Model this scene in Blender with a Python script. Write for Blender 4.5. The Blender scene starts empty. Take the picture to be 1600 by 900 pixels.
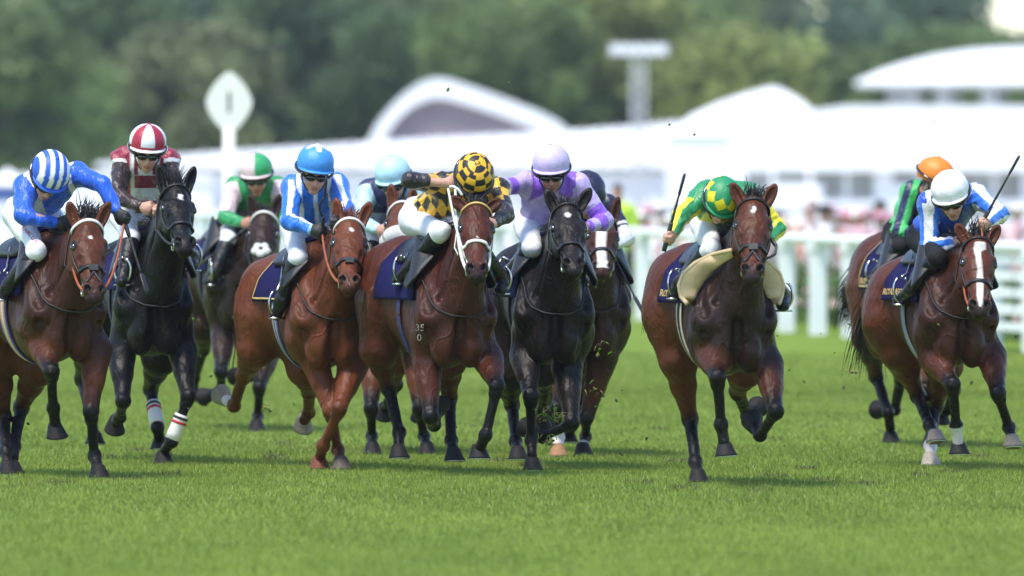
import bpy, math, random
import numpy as np
from math import radians, sin, cos, pi, sqrt
SC = bpy.context.scene
COL = SC.collection
RNG = np.random.default_rng(7)
random.seed(7)

# ------------------------------------------------------------------ camera, sky, sun, exposure
F = 400.0 / 36.0 * 1600.0      # focal length in photo pixels
HOR, CAMZ = 261.0, 2.0         # horizon row of the photo, lens height in metres
cam_d = bpy.data.cameras.new('camera'); cam = bpy.data.objects.new('camera', cam_d); COL.objects.link(cam)
cam.location = (0, 0, CAMZ)
cam.rotation_euler = (radians(90) - math.atan((450 - HOR) / F), 0, 0)
cam_d.lens = 400; cam_d.sensor_width = 36; cam_d.clip_start = 1; cam_d.clip_end = 6000
cam_d.dof.use_dof = True; cam_d.dof.focus_distance = 73.5; cam_d.dof.aperture_fstop = 3.0
SC.camera = cam
SUN_EL, SUN_ROT = 64.0, 218.0   # degrees; sun high, from the left
w = bpy.data.worlds.new('World'); SC.world = w; w.use_nodes = True
nt = w.node_tree; bg = nt.nodes['Background']
sky = nt.nodes.new('ShaderNodeTexSky'); sky.sky_type = 'NISHITA'; sky.sun_disc = False
sky.sun_elevation = radians(SUN_EL); sky.sun_rotation = radians(SUN_ROT)
sky.air_density = 0.9; sky.dust_density = 0.4; sky.ozone_density = 1.0
nt.links.new(sky.outputs[0], bg.inputs[0]); bg.inputs[1].default_value = 0.13
sl = bpy.data.lights.new('sun', 'SUN'); so = bpy.data.objects.new('sun', sl); COL.objects.link(so)
sl.energy = 2.0; sl.angle = radians(13); sl.color = (1, 0.94, 0.84)
_sd = (sin(radians(SUN_ROT)) * cos(radians(SUN_EL)), cos(radians(SUN_ROT)) * cos(radians(SUN_EL)), sin(radians(SUN_EL)))
from mathutils import Vector
so.rotation_euler = Vector(_sd).to_track_quat('Z', 'Y').to_euler(); so.location = (0, 0, 60)
SC.view_settings.view_transform = 'Standard'; SC.view_settings.look = 'None'
SC.view_settings.gamma = 1.0; SC.view_settings.use_curve_mapping = False
SC.view_settings.exposure = 1.28
SC.render.engine = 'CYCLES'
SC.cycles.use_denoising = True
SC.cycles.max_bounces = 5; SC.cycles.diffuse_bounces = 3; SC.cycles.glossy_bounces = 3
SC.cycles.transparent_max_bounces = 6; SC.cycles.sample_clamp_indirect = 6

# ------------------------------------------------------------------ helpers
def V(*a): return np.array(a, dtype=float)
def nrm(v): v = np.asarray(v, float); return v / (np.linalg.norm(v) + 1e-12)
def P(px, py, d): return V((px - 800) * d / F, d, CAMZ + (HOR - py) * d / F)
def srgb(r, g, b):
    f = lambda c: (c / 255 / 12.92) if c / 255 <= .04045 else ((c / 255 + .055) / 1.055) ** 2.4
    return (f(r), f(g), f(b))
def sstep(a, b, x):
    t = np.clip((x - a) / (b - a), 0, 1); return t * t * (3 - 2 * t)
BASE = {}
def mesh_np(name, verts, faces, mat, cols=None, smooth=True, mats=None, midx=None):
    verts = np.asarray(verts, np.float32); me = bpy.data.meshes.new(name)
    if isinstance(faces, np.ndarray):
        n, k = faces.shape
        me.vertices.add(len(verts)); me.vertices.foreach_set('co', verts.ravel())
        me.loops.add(n * k); me.loops.foreach_set('vertex_index', faces.astype(np.int32).ravel())
        me.polygons.add(n); me.polygons.foreach_set('loop_start', np.arange(0, n * k, k, dtype=np.int32))
        me.update(calc_edges=True)
    else:
        me.from_pydata(verts.tolist(), [], [tuple(int(i) for i in f) for f in faces]); me.update()
    if smooth: me.polygons.foreach_set('use_smooth', np.ones(len(me.polygons), bool))
    for m in (mats or [mat]): me.materials.append(m)
    if midx is not None: me.polygons.foreach_set('material_index', np.asarray(midx, np.int32))
    if cols is not None:
        ca = me.color_attributes.new('Col', 'FLOAT_COLOR', 'POINT')
        c = np.ones((len(verts), 4), np.float32); c[:, :3] = cols; ca.data.foreach_set('color', c.ravel())
    return me
def put(name, verts, faces, mat, parent=None, base=None, cols=None, smooth=True, **k):
    """one mesh object; vertices are world coordinates; base = its foot point when top-level"""
    b = BASE[parent.name] if parent is not None else V(*(base if base is not None else (0, 0, 0)))
    me = mesh_np(name, np.asarray(verts, float) - b, faces, mat, cols, smooth, **k)
    o = bpy.data.objects.new(name, me); COL.objects.link(o); BASE[o.name] = b
    if parent is not None: o.parent = parent
    else: o.location = b
    return o
def empty(name, base):
    o = bpy.data.objects.new(name, None); COL.objects.link(o); o.location = base; BASE[o.name] = V(*base)
    o.empty_display_size = .2; return o
def tag(o, label=None, cat=None, group=None, kind=None):
    if label: o['label'] = label
    if cat: o['category'] = cat
    if group: o['group'] = group
    if kind: o['kind'] = kind
    return o
class MB:
    def __init__(s): s.v = []; s.f = []; s.c = []; s.n = 0
    def add(s, v, f, c=None):
        v = np.asarray(v, float); s.v.append(v)
        s.f += [tuple(int(i) + s.n for i in q) for q in f]
        s.c.append(np.tile(c if c is not None else (1, 1, 1), (len(v), 1))); s.n += len(v); return s
    def box(s, c, sz, ax=None, col=None):
        c = V(*c); hx, hy, hz = [q / 2 for q in sz]; A = np.eye(3) if ax is None else np.array(ax, float)
        v = [c + A[0] * x * hx + A[1] * y * hy + A[2] * z * hz for z in (-1, 1) for y in (-1, 1) for x in (-1, 1)]
        return s.add(v, [(0, 2, 3, 1), (4, 5, 7, 6), (0, 1, 5, 4), (2, 6, 7, 3), (0, 4, 6, 2), (1, 3, 7, 5)], col)
    def tube(s, pts, rad, seg=8, col=None, closed=False, flat=1.0, up=None):
        pts = np.asarray(pts, float); n = len(pts); rad = np.broadcast_to(rad, (n,))
        vs = []; pu = None
        for i in range(n):
            a = pts[(i - 1) % n] if (closed or i > 0) else pts[i]; b = pts[(i + 1) % n] if (closed or i < n - 1) else pts[i]
            d = nrm(b - a)
            ref = up[i] if up is not None else (pu if pu is not None else (V(0, 0, 1) if abs(d[2]) < .9 else V(1, 0, 0)))
            u = nrm(ref - d * np.dot(ref, d)); pu = u; q = np.cross(d, u)
            for k in range(seg):
                t = 2 * pi * k / seg; vs.append(pts[i] + rad[i] * (q * cos(t) + u * sin(t) * flat))
        fs = []
        for i in range(n if closed else n - 1):
            for k in range(seg):
                a = i * seg + k; b = i * seg + (k + 1) % seg; c = ((i + 1) % n) * seg
                fs.append((a, b, c + (k + 1) % seg, c + k))
        if not closed:
            fs.append(tuple(range(seg))[::-1]); fs.append(tuple((n - 1) * seg + k for k in range(seg)))
        return s.add(vs, fs, col)
    def ell(s, c, r, ax=None, nu=16, nv=10, col=None):
        A = np.eye(3) if ax is None else np.array(ax, float); c = V(*c); vs = []
        for j in range(nv + 1):
            ph = pi * j / nv
            for i in range(nu):
                th = 2 * pi * i / nu
                vs.append(c + A[0] * r[0] * sin(ph) * cos(th) + A[1] * r[1] * sin(ph) * sin(th) + A[2] * r[2] * cos(ph))
        fs = [(j * nu + i, (j + 1) * nu + i, (j + 1) * nu + (i + 1) % nu, j * nu + (i + 1) % nu) for j in range(nv) for i in range(nu)]
        return s.add(vs, fs, col)
    def put(s, name, mat, parent=None, base=None, smooth=True, cols=False):
        return put(name, np.vstack(s.v), s.f, mat, parent, base, np.vstack(s.c) if cols else None, smooth)

# ------------------------------------------------------------------ implicit shapes -> surface nets
def p_cone(a, b, ra, rb):
    a = V(*a); b = V(*b); ba = b - a; L2 = float(ba @ ba) + 1e-9
    def fn(x, y, z):
        px, py, pz = x - a[0], y - a[1], z - a[2]
        t = np.clip((px * ba[0] + py * ba[1] + pz * ba[2]) / L2, 0, 1)
        return np.sqrt((px - t * ba[0]) ** 2 + (py - t * ba[1]) ** 2 + (pz - t * ba[2]) ** 2) - (ra + (rb - ra) * t)
    m = max(ra, rb); return fn, np.minimum(a, b) - m, np.maximum(a, b) + m
def p_econe(a, b, ra, rb, side):
    a = V(*a); b = V(*b); ba = b - a; L2 = float(ba @ ba) + 1e-9; L = sqrt(L2)
    ax = ba / L; s = nrm(np.asarray(side) - ax * np.dot(side, ax)); o = np.cross(ax, s)
    def fn(x, y, z):
        px, py, pz = x - a[0], y - a[1], z - a[2]
        h = px * ax[0] + py * ax[1] + pz * ax[2]; t = np.clip(h / L, 0, 1); e = h - t * L
        u = px * s[0] + py * s[1] + pz * s[2]; v = px * o[0] + py * o[1] + pz * o[2]
        r1 = ra[0] + (rb[0] - ra[0]) * t; r2 = ra[1] + (rb[1] - ra[1]) * t; mn = np.minimum(r1, r2)
        return (np.sqrt((u / r1) ** 2 + (v / r2) ** 2 + (e / mn) ** 2) - 1) * mn
    m = max(*ra, *rb); return fn, np.minimum(a, b) - m, np.maximum(a, b) + m
def p_ell(c, r, A=None):
    c = V(*c); A = np.eye(3) if A is None else np.array([nrm(q) for q in A]); r = [float(q) for q in r]
    def fn(x, y, z):
        px, py, pz = x - c[0], y - c[1], z - c[2]; k0 = 0; k1 = 0
        for i in range(3):
            q = (px * A[i][0] + py * A[i][1] + pz * A[i][2]) / r[i]; k0 = k0 + q * q; k1 = k1 + (q / r[i]) ** 2
        k0 = np.sqrt(k0); return k0 * (k0 - 1) / (np.sqrt(k1) + 1e-6)
    m = np.sqrt(sum((np.abs(A[i]) * r[i]) ** 2 for i in range(3))); return fn, c - m, c + m
class Sdf:
    def __init__(s): s.p = []
    def add(s, prim, k=.03, g='x'): s.p.append((prim, k, 1, g)); return s
    def sub(s, prim, k=.01, g='x'): s.p.append((prim, k, -1, g)); return s
    def cone(s, a, b, ra, rb, k=.03, g='x'): return s.add(p_cone(a, b, ra, rb), k, g)
    def econe(s, a, b, ra, rb, side, k=.03, g='x'): return s.add(p_econe(a, b, ra, rb, side), k, g)
    def ell(s, c, r, A=None, k=.03, g='x'): return s.add(p_ell(c, r, A), k, g)
    @staticmethod
    def comb(f, d, k, op):
        if op > 0:
            h = np.maximum(k - np.abs(f - d), 0) / k; return np.minimum(f, d) - h * h * k * .25
        d = -d; h = np.maximum(k - np.abs(f - d), 0) / k; return np.maximum(f, d) + h * h * k * .25
    def at(s, pts, groups=None):
        x, y, z = pts[:, 0], pts[:, 1], pts[:, 2]; f = np.full(len(pts), .5)
        for (fn, lo, hi), k, op, g in s.p:
            if groups is None or g in groups: f = s.comb(f, fn(x, y, z), k, op)
        return f
    def mesh(s, h, warp=None):
        adds = [q for q in s.p if q[2] > 0]
        lo = np.min([q[0][1] for q in adds], 0) - .03; hi = np.max([q[0][2] for q in adds], 0) + .03
        n = np.ceil((hi - lo) / h).astype(int) + 1; f = np.full(n, .5, np.float32)
        ax = [(lo[i] + h * np.arange(n[i])).astype(np.float32) for i in range(3)]
        for (fn, a, b), k, op, g in s.p:
            i0 = np.clip(((a - k - 2 * h - lo) / h).astype(int), 0, n); i1 = np.clip(((b + k + 2 * h - lo) / h).astype(int) + 2, 0, n)
            sl_ = tuple(slice(i0[i], i1[i]) for i in range(3))
            if any(i1[i] <= i0[i] for i in range(3)): continue
            d = fn(ax[0][sl_[0]][:, None, None], ax[1][sl_[1]][None, :, None], ax[2][sl_[2]][None, None, :])
            f[sl_] = s.comb(f[sl_], d.astype(np.float32), k, op)
        if warp is not None:
            band = np.abs(f) < .05; I = np.nonzero(band)
            f[I] += warp(ax[0][I[0]], ax[1][I[1]], ax[2][I[2]]).astype(np.float32)
        return nets(f, lo, h)
def nets(f, lo, h):
    s = f < 0; c = np.zeros([q - 1 for q in f.shape], np.int8)
    offs = [(i, j, k) for i in (0, 1) for j in (0, 1) for k in (0, 1)]
    n = c.shape
    for o in offs: c += s[o[0]:n[0] + o[0], o[1]:n[1] + o[1], o[2]:n[2] + o[2]]
    I = np.nonzero((c > 0) & (c < 8)); m = len(I[0])
    val = {o: f[I[0] + o[0], I[1] + o[1], I[2] + o[2]] for o in offs}
    acc = np.zeros((m, 3)); cnt = np.zeros(m)
    for o in offs:
        for a in range(3):
            if o[a] == 0:
                q = list(o); q[a] = 1; q = tuple(q); f0, f1 = val[o], val[q]; cr = (f0 < 0) != (f1 < 0)
                t = np.where(cr, f0 / np.where(cr, f0 - f1, 1), 0); p = np.zeros((m, 3)); p[:] = o; p[:, a] = t
                acc += p * cr[:, None]; cnt += cr
    v = lo + h * (np.stack(I, 1) + acc / cnt[:, None])
    idx = np.full(n, -1, np.int32); idx[I] = np.arange(m)
    qs = []
    for a in range(3):
        b, d = (a + 1) % 3, (a + 2) % 3
        s0 = [slice(0, q) for q in f.shape]; s1 = list(s0)
        s0[a] = slice(0, f.shape[a] - 1); s1[a] = slice(1, f.shape[a])
        for ax_ in (b, d): s0[ax_] = slice(1, f.shape[ax_] - 1); s1[ax_] = slice(1, f.shape[ax_] - 1)
        A, B = s[tuple(s0)], s[tuple(s1)]
        E = np.nonzero(A != B); inside = A[E]
        e = [E[0].copy(), E[1].copy(), E[2].copy()]; e[b] += 1; e[d] += 1
        def cell(db, dd):
            q = [e[0].copy(), e[1].copy(), e[2].copy()]; q[b] -= db; q[d] -= dd; return idx[q[0], q[1], q[2]]
        q = np.stack([cell(1, 1), cell(0, 1), cell(0, 0), cell(1, 0)], 1)
        q[~inside] = q[~inside][:, ::-1]; qs.append(q)
    return v, np.vstack(qs)
def vnoise(p, sc, seed=0):
    q = p * sc; r = np.random.default_rng(seed); out = 0
    for i in range(5):
        d = r.normal(size=3); out = out + np.sin(q @ d * (1 + .4 * i) + r.uniform(0, 6))
    return out / 5

# ------------------------------------------------------------------ materials
def mat(name, color=(.5, .5, .5), rough=.6, spec=.5, vcol=False, noise=0., nscale=20., bump=0., bscale=60., metal=0., sheen=0., coat=0., stretch=None, trans=0., bdist=.01):
    m = bpy.data.materials.new(name); m.use_nodes = True; t = m.node_tree; N = t.nodes; L = t.links
    b = N['Principled BSDF']; b.inputs['Roughness'].default_value = rough; b.inputs['Metallic'].default_value = metal
    b.inputs['Specular IOR Level'].default_value = spec; b.inputs['Sheen Weight'].default_value = sheen; b.inputs['Coat Weight'].default_value = coat
    tc = N.new('ShaderNodeTexCoord'); mp = N.new('ShaderNodeMapping'); L.new(tc.outputs['Object'], mp.inputs[0])
    if stretch: mp.inputs['Scale'].default_value = stretch
    if vcol:
        a = N.new('ShaderNodeAttribute'); a.attribute_name = 'Col'; src = a.outputs['Color']
    else:
        a = N.new('ShaderNodeRGB'); a.outputs[0].default_value = (*color, 1); src = a.outputs[0]
    if noise > 0:
        n = N.new('ShaderNodeTexNoise'); n.inputs['Scale'].default_value = nscale; n.inputs['Detail'].default_value = 5
        L.new(mp.outputs[0], n.inputs['Vector'])
        mr = N.new('ShaderNodeMapRange'); mr.inputs[1].default_value = .25; mr.inputs[2].default_value = .75
        mr.inputs[3].default_value = 1 - noise; mr.inputs[4].default_value = 1 + noise; L.new(n.outputs[0], mr.inputs[0])
        mx = N.new('ShaderNodeVectorMath'); mx.operation = 'SCALE'; L.new(src, mx.inputs[0]); L.new(mr.outputs[0], mx.inputs['Scale']); src = mx.outputs[0]
    L.new(src, b.inputs['Base Color'])
    if bump > 0:
        n2 = N.new('ShaderNodeTexNoise'); n2.inputs['Scale'].default_value = bscale; n2.inputs['Detail'].default_value = 6; L.new(mp.outputs[0], n2.inputs['Vector'])
        bp = N.new('ShaderNodeBump'); bp.inputs['Strength'].default_value = bump; bp.inputs['Distance'].default_value = bdist
        L.new(n2.outputs[0], bp.inputs['Height']); L.new(bp.outputs[0], b.inputs['Normal'])
    if trans > 0:
        tr = N.new('ShaderNodeBsdfTranslucent'); L.new(src, tr.inputs[0]); mxs = N.new('ShaderNodeMixShader'); mxs.inputs[0].default_value = trans
        L.new(b.outputs[0], mxs.inputs[1]); L.new(tr.outputs[0], mxs.inputs[2]); L.new(mxs.outputs[0], N['Material Output'].inputs[0])
    return m
def coat_mat():
    m = mat('horse_coat', rough=.40, spec=.21, vcol=True, noise=.22, nscale=7); t = m.node_tree; N = t.nodes; L = t.links; b = N['Principled BSDF']
    tc = N.new('ShaderNodeTexCoord'); mp = N.new('ShaderNodeMapping'); mp.inputs['Scale'].default_value = (1.1, 1.1, .55); L.new(tc.outputs['Object'], mp.inputs[0])
    def noise(s, det, dist=0.):
        n = N.new('ShaderNodeTexNoise'); n.inputs['Scale'].default_value = s; n.inputs['Detail'].default_value = det; n.inputs['Distortion'].default_value = dist; L.new(mp.outputs[0], n.inputs['Vector']); return n.outputs[0]
    def math_(op, x, y):
        q = N.new('ShaderNodeMath'); q.operation = op
        for i, z in enumerate((x, y)):
            if isinstance(z, (int, float)): q.inputs[i].default_value = z
            else: L.new(z, q.inputs[i])
        return q.outputs[0]
    # veins: thin ridges where a smooth noise crosses its middle; then broad muscle relief and fine hair
    v = math_('ABSOLUTE', math_('SUBTRACT', noise(5.5, 1, .6), .5), 0); v = math_('MAXIMUM', math_('SUBTRACT', 1.0, math_('MULTIPLY', v, 28.0)), 0)
    h = math_('ADD', math_('MULTIPLY', v, .0035), math_('MULTIPLY', noise(8, 3, .8), .032)); h = math_('ADD', h, math_('MULTIPLY', noise(170, 3), .0022))
    bp = N.new('ShaderNodeBump'); bp.inputs['Strength'].default_value = .8; bp.inputs['Distance'].default_value = 1.0; L.new(h, bp.inputs['Height']); L.new(bp.outputs[0], b.inputs['Normal'])
    # kicked up dirt: small dry specks over the coat
    sp = N.new('ShaderNodeMapRange'); sp.inputs[1].default_value = .665; sp.inputs[2].default_value = .70; L.new(noise(75, 2), sp.inputs[0])
    pt = N.new('ShaderNodeMapRange'); pt.inputs[1].default_value = .45; pt.inputs[2].default_value = .65; L.new(noise(3, 3), pt.inputs[0])
    old = b.inputs['Base Color'].links[0].from_socket; mx = N.new('ShaderNodeMix'); mx.data_type = 'RGBA'; L.new(math_('MULTIPLY', math_('MULTIPLY', sp.outputs[0], pt.outputs[0]), .55), mx.inputs[0]); L.new(old, mx.inputs[6]); mx.inputs[7].default_value = (.13, .10, .06, 1); L.new(mx.outputs[2], b.inputs['Base Color'])
    r = N.new('ShaderNodeMapRange'); r.inputs[3].default_value = .33; r.inputs[4].default_value = .55; L.new(noise(6, 4), r.inputs[0]); L.new(r.outputs[0], b.inputs['Roughness'])
    return m
M = dict(
    coat=coat_mat(),
    hair=mat('horse_hair', rough=.5, vcol=True, noise=.2, nscale=30),
    hoof=mat('hoof_horn', rough=.6, spec=.2, vcol=True, noise=.25, nscale=60, bump=.4, bscale=120),
    shoe=mat('bare_aluminium', (.6, .6, .58), rough=.3, metal=.9, noise=.15, nscale=90),
    eye=mat('dark_eye', (.006, .004, .003), rough=.06, coat=1.),
    leather=mat('black_leather', (.012, .011, .011), rough=.38, noise=.3, nscale=60, bump=.3, bscale=200),
    tan=mat('tan_leather', (.33, .085, .03), rough=.42, noise=.25, nscale=40, bump=.2, bscale=200),
    white_strap=mat('white_webbing', (.72, .71, .66), rough=.6, noise=.08, nscale=80),
    fleece=mat('white_sheepskin', (.75, .73, .68), rough=.95, noise=.1, nscale=90, bump=1., bscale=220),
    cloth=mat('navy_saddle_cloth', (.010, .009, .062), rough=.85, spec=.15, noise=.25, nscale=90, bump=.3, bscale=300),
    black_breech=mat('black_breeches', (.012, .012, .013), rough=.75, spec=.2, noise=.2, bump=.4, bscale=30),
    red=mat('red_print', (.5, .02, .04), rough=.6),
    cream=mat('cream_padded_leather', (.58, .43, .24), rough=.5, noise=.08, nscale=30, bump=.15, bscale=60),
    gold=mat('gold_print', (.62, .42, .13), rough=.5, noise=.1),
    silk=mat('silk', rough=.33, spec=.5, vcol=True, noise=.06, nscale=14, bump=1., bscale=9, sheen=.1, stretch=(1.3, 1, .5), bdist=.05),
    cap=mat('cap_silk', rough=.5, vcol=True, noise=.05, nscale=30, bump=.25, bscale=45),
    skin=mat('skin', rough=.5, vcol=True, noise=.1, nscale=60, bump=.1, bscale=200),
    breech=mat('white_breeches', (.72, .72, .74), rough=.65, noise=.05, nscale=20, bump=.4, bscale=30),
    boot=mat('black_boot', (.009, .009, .010), rough=.36, spec=.35, noise=.3, nscale=40, bump=.6, bscale=30, bdist=.02),
    goggle=mat('dark_goggles', (.008, .008, .009), rough=.12, coat=.6),
    glove=mat('black_glove', (.014, .014, .015), rough=.6, noise=.3, nscale=90),
    steel=mat('steel', (.55, .55, .56), rough=.25, metal=1., noise=.1),
    strapv=mat('strap_coloured', rough=.6, vcol=True, noise=.1, nscale=80),
    painted=mat('white_plastic_rail', (.8, .82, .82), rough=.45, noise=.05, nscale=3),
    sign=mat('sign_panel', (.78, .77, .72), rough=.5, noise=.04, nscale=4),
    ink=mat('black_paint', (.02, .02, .02), rough=.6, noise=.2),
    canvas=mat('white_marquee_canvas', (.86, .86, .86), rough=.7, noise=.04, nscale=.6),
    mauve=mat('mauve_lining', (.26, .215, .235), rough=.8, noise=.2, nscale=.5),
    greypaint=mat('pale_grey_steel', (.5, .51, .52), rough=.5, noise=.1, nscale=3),
    glass=mat('tent_window', (.50, .51, .50), rough=.3, noise=.2, nscale=.8),
    bluecloth=mat('blue_canvas', (.06, .12, .3), rough=.7, noise=.15, nscale=2),
    crowd=mat('crowd_clothes', rough=.8, vcol=True, noise=.1, nscale=3),
    flower=mat('flower_bed', rough=.8, vcol=True, noise=.2, nscale=4, trans=.2),
    bark=mat('bark', (.09, .07, .05), rough=.9, noise=.3, nscale=6, bump=.6, bscale=9),
    leaf=mat('leaves', rough=.6, spec=.2, vcol=True, noise=.15, nscale=1.2, trans=.4),
    blade=mat('grass_blade', rough=.55, spec=.3, vcol=True, trans=.3),
    turf=mat('torn_turf', rough=.9, vcol=True, noise=.2, nscale=40),
)
# ------------------------------------------------------------------ ground
def ground():
    xs = np.array([-1500, -400, -120, -40, -12, 12, 40, 120, 400, 1500.]); ys = np.array([-300, 20, 90, 175, 200, 225, 255, 300, 420, 700, 1500, 4500.])
    zf = lambda y: -1.8 * float(sstep(175, 255, y))
    v = [(x, y, zf(y)) for y in ys for x in xs]; nx = len(xs)
    f = [(j * nx + i, j * nx + i + 1, (j + 1) * nx + i + 1, (j + 1) * nx + i) for j in range(len(ys) - 1) for i in range(nx - 1)]
    m = bpy.data.materials.new('mown_turf'); m.use_nodes = True; t = m.node_tree; N = t.nodes; L = t.links; b = N['Principled BSDF']
    b.inputs['Roughness'].default_value = .9; b.inputs['Specular IOR Level'].default_value = .1
    tc = N.new('ShaderNodeTexCoord'); mp = N.new('ShaderNodeMapping'); mp.inputs['Scale'].default_value = (.9, .12, 1); L.new(tc.outputs['Object'], mp.inputs[0])
    n = N.new('ShaderNodeTexNoise'); n.inputs['Scale'].default_value = 1.2; n.inputs['Detail'].default_value = 8; L.new(mp.outputs[0], n.inputs['Vector'])
    n2 = N.new('ShaderNodeTexNoise'); n2.inputs['Scale'].default_value = 60; n2.inputs['Detail'].default_value = 4; L.new(tc.outputs['Object'], n2.inputs['Vector'])
    cr = N.new('ShaderNodeValToRGB'); cr.color_ramp.elements[0].position = .3; cr.color_ramp.elements[0].color = (.13, .205, .024, 1)
    cr.color_ramp.elements[1].position = .72; cr.color_ramp.elements[1].color = (.20, .285, .04, 1)
    ad = N.new('ShaderNodeMath'); ad.operation = 'MULTIPLY_ADD'; ad.inputs[1].default_value = .3; L.new(n2.outputs[0], ad.inputs[0]); L.new(n.outputs[0], ad.inputs[2])
    sb = N.new('ShaderNodeMath'); sb.operation = 'SUBTRACT'; sb.inputs[1].default_value = .15; L.new(ad.outputs[0], sb.inputs[0])
    L.new(sb.outputs[0], cr.inputs[0]); L.new(cr.outputs[0], b.inputs['Base Color'])
    bp = N.new('ShaderNodeBump'); bp.inputs['Strength'].default_value = .6; bp.inputs['Distance'].default_value = .03; L.new(n2.outputs[0], bp.inputs['Height']); L.new(bp.outputs[0], b.inputs['Normal'])
    o = put('ground', v, f, m, smooth=False); tag(o, kind='structure')
    ys = np.array([225, 255, 300, 420.]); xs = np.array([-60, -40, -12, 12, 40, 60.]); v = [(x, y, zf(y) + .006) for y in ys for x in xs]; nx = len(xs)
    f = [(j * nx + i, j * nx + i + 1, (j + 1) * nx + i + 1, (j + 1) * nx + i) for j in range(len(ys) - 1) for i in range(nx - 1)]
    o = put('bounce_sheet', v, f, mat('pale_bounce', (.42, .41, .39), rough=.8, noise=.12, nscale=.8), smooth=False); tag(o, kind='structure')  # unseen pale sheet added to bounce neutral light onto the white tents
ground()
def grass():
    R_ = np.random.default_rng(77); DIV = [(R_.uniform(-.043, .043) * y_, y_) for y_ in R_.uniform(70, 92, 34)]
    vs = []; cs = []
    for (y0, y1, dens, wd) in ((52, 66, 900, .0055), (66, 82, 950, .006), (82, 100, 520, .008), (100, 122, 260, .011)):
        ym = (y0 + y1) / 2; hw = .045 * y1 + .9; n = int(dens * (y1 - y0) * 2 * hw)
        x = RNG.uniform(-hw, hw, n); y = y0 + (y1 - y0) * RNG.random(n) ** (1.8 if y1 > 120 else 1)
        p = np.stack([x, y, 0 * x], 1)
        tone = .5 + .45 * vnoise(p * V(.5, .35, 1), 1.1, 3) + .45 * vnoise(p * V(.7, .5, 1), 3.1, 13) + .25 * vnoise(p, 9, 4)
        h = RNG.uniform(.018, .037, n) * (1 + .25 * vnoise(p, 2.5, 5)); a = RNG.uniform(0, 2 * pi, n)
        lean = RNG.normal(0, .014, (n, 2)); w2 = wd * RNG.uniform(.6, 1.3, n) / 2
        q = np.zeros((n, 3, 3)); q[:, 0] = p; q[:, 1] = p; q[:, 2] = p
        q[:, 0, 0] -= w2 * np.cos(a); q[:, 0, 1] -= w2 * np.sin(a); q[:, 1, 0] += w2 * np.cos(a); q[:, 1, 1] += w2 * np.sin(a)
        q[:, 2, 0] += lean[:, 0]; q[:, 2, 1] += lean[:, 1]; q[:, 2, 2] = h; q[:, :2, 2] = -.003
        r = RNG.random(n)
        A = V(.112, .168, .022); B = V(.262, .322, .054); Cc = V(.42, .45, .18)
        tt = np.clip(tone * .6 + r * .45, 0, 1)[:, None]; c = A + (B - A) * tt; dry = (r > .965)[:, None]; c = np.where(dry, Cc, c); worn = (vnoise(p, 3.7, 31) > .88 - .22 * (np.abs(p[:, 1] - 76) < 7)) & (RNG.random(n) < .75); c = np.where(worn[:, None], V(.20, .19, .07), c); h = np.where(worn, h * .5, h)
        for hx, hy in DIV:
            dd = ((p[:, 0] - hx) / .10) ** 2 + ((p[:, 1] - hy) / .38) ** 2 + .5 * vnoise(p, 17, 41); m_ = (dd < 1) & (RNG.random(n) < .8); c = np.where(m_[:, None], V(.065, .045, .022) + .05 * r[:, None], c); h = np.where(m_, h * .55, h)
        vs.append(q.reshape(-1, 3)); cs.append(np.repeat(c, 3, 0))
    v = np.vstack(vs); c = np.vstack(cs); f = np.arange(len(v)).reshape(-1, 3)
    o = put('grass', v, f, M['blade'], cols=c, smooth=False); tag(o, 'short mown green racecourse turf under the galloping horses', 'grass', kind='stuff')
grass()

# ------------------------------------------------------------------ running rail
def rail():
    X = lambda d: 5.42 - (d - 123) * .143
    def dirn(): return nrm(V(-.143, 1, 0))
    d = dirn(); s = V(d[1], -d[0], 0)
    a, b = V(X(96), 96, 0), V(X(262), 262, 0)
    for k, (off, d0, name, lab) in enumerate(((0., 97.2, 'running_rail', 'white plastic running rail on posts along the far side of the turf'),)):
        root = empty(name, V(X(d0), d0, 0) + s * off)
        m = MB(); o_ = s * off
        a1 = V(X(d0 - 2), d0 - 2, 1.12) + o_; b1 = V(X(262), 262, 1.2) + o_
        ln = np.linalg.norm(b1 - a1); ax = nrm(b1 - a1); up = np.cross(s, ax); up = up if up[2] > 0 else -up
        m.tube([a1 + (b1 - a1) * t for t in np.linspace(0, 1, 24)], .065, 10); m.put('top_rail', M['painted'], root)
        if k == 0:
            m = MB(); p0 = V(X(96), 96, .27); p1 = V(X(128.6), 128.6, .27); m.box((p0 + p1) / 2, (.05, np.linalg.norm(p1 - p0), .09), (s, nrm(p1 - p0), V(0, 0, 1))); m.put('lower_rail', M['painted'], root, smooth=False)
            for yy in np.arange(97.2, 127, 1.72):
                for zz in (.46, .64, .82, 1.0): m = MB(); q0 = V(X(yy + .1), yy + .1, zz); q1 = V(X(yy + 1.6), yy + 1.6, zz); m.box((q0 + q1) / 2, (.03, np.linalg.norm(q1 - q0), .11), (s, nrm(q1 - q0), V(0, 0, 1))); m.put('infill_slat', M['painted'], root, smooth=False)
        y = d0
        while y < 262:
            m = MB(); c = V(X(y), y, 0) + o_; g0 = V(X(y), y, float(-1.8 * sstep(175, 255, y))) + o_
            zt = 1.1 + .0005 * (y - 100)
            m.box((c + g0) / 2 + V(0, 0, zt / 2 - .02), (.19, .12, zt + .04 - g0[2]), (s, ax, V(0, 0, 1)))
            m.box(c + V(0, 0, zt - .06), (.21, .16, .10), (s, ax, V(0, 0, 1)))
            m.put('post', M['painted'], root, smooth=False); y += 2.25
        tag(root, lab, 'rail')
rail()
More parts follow.
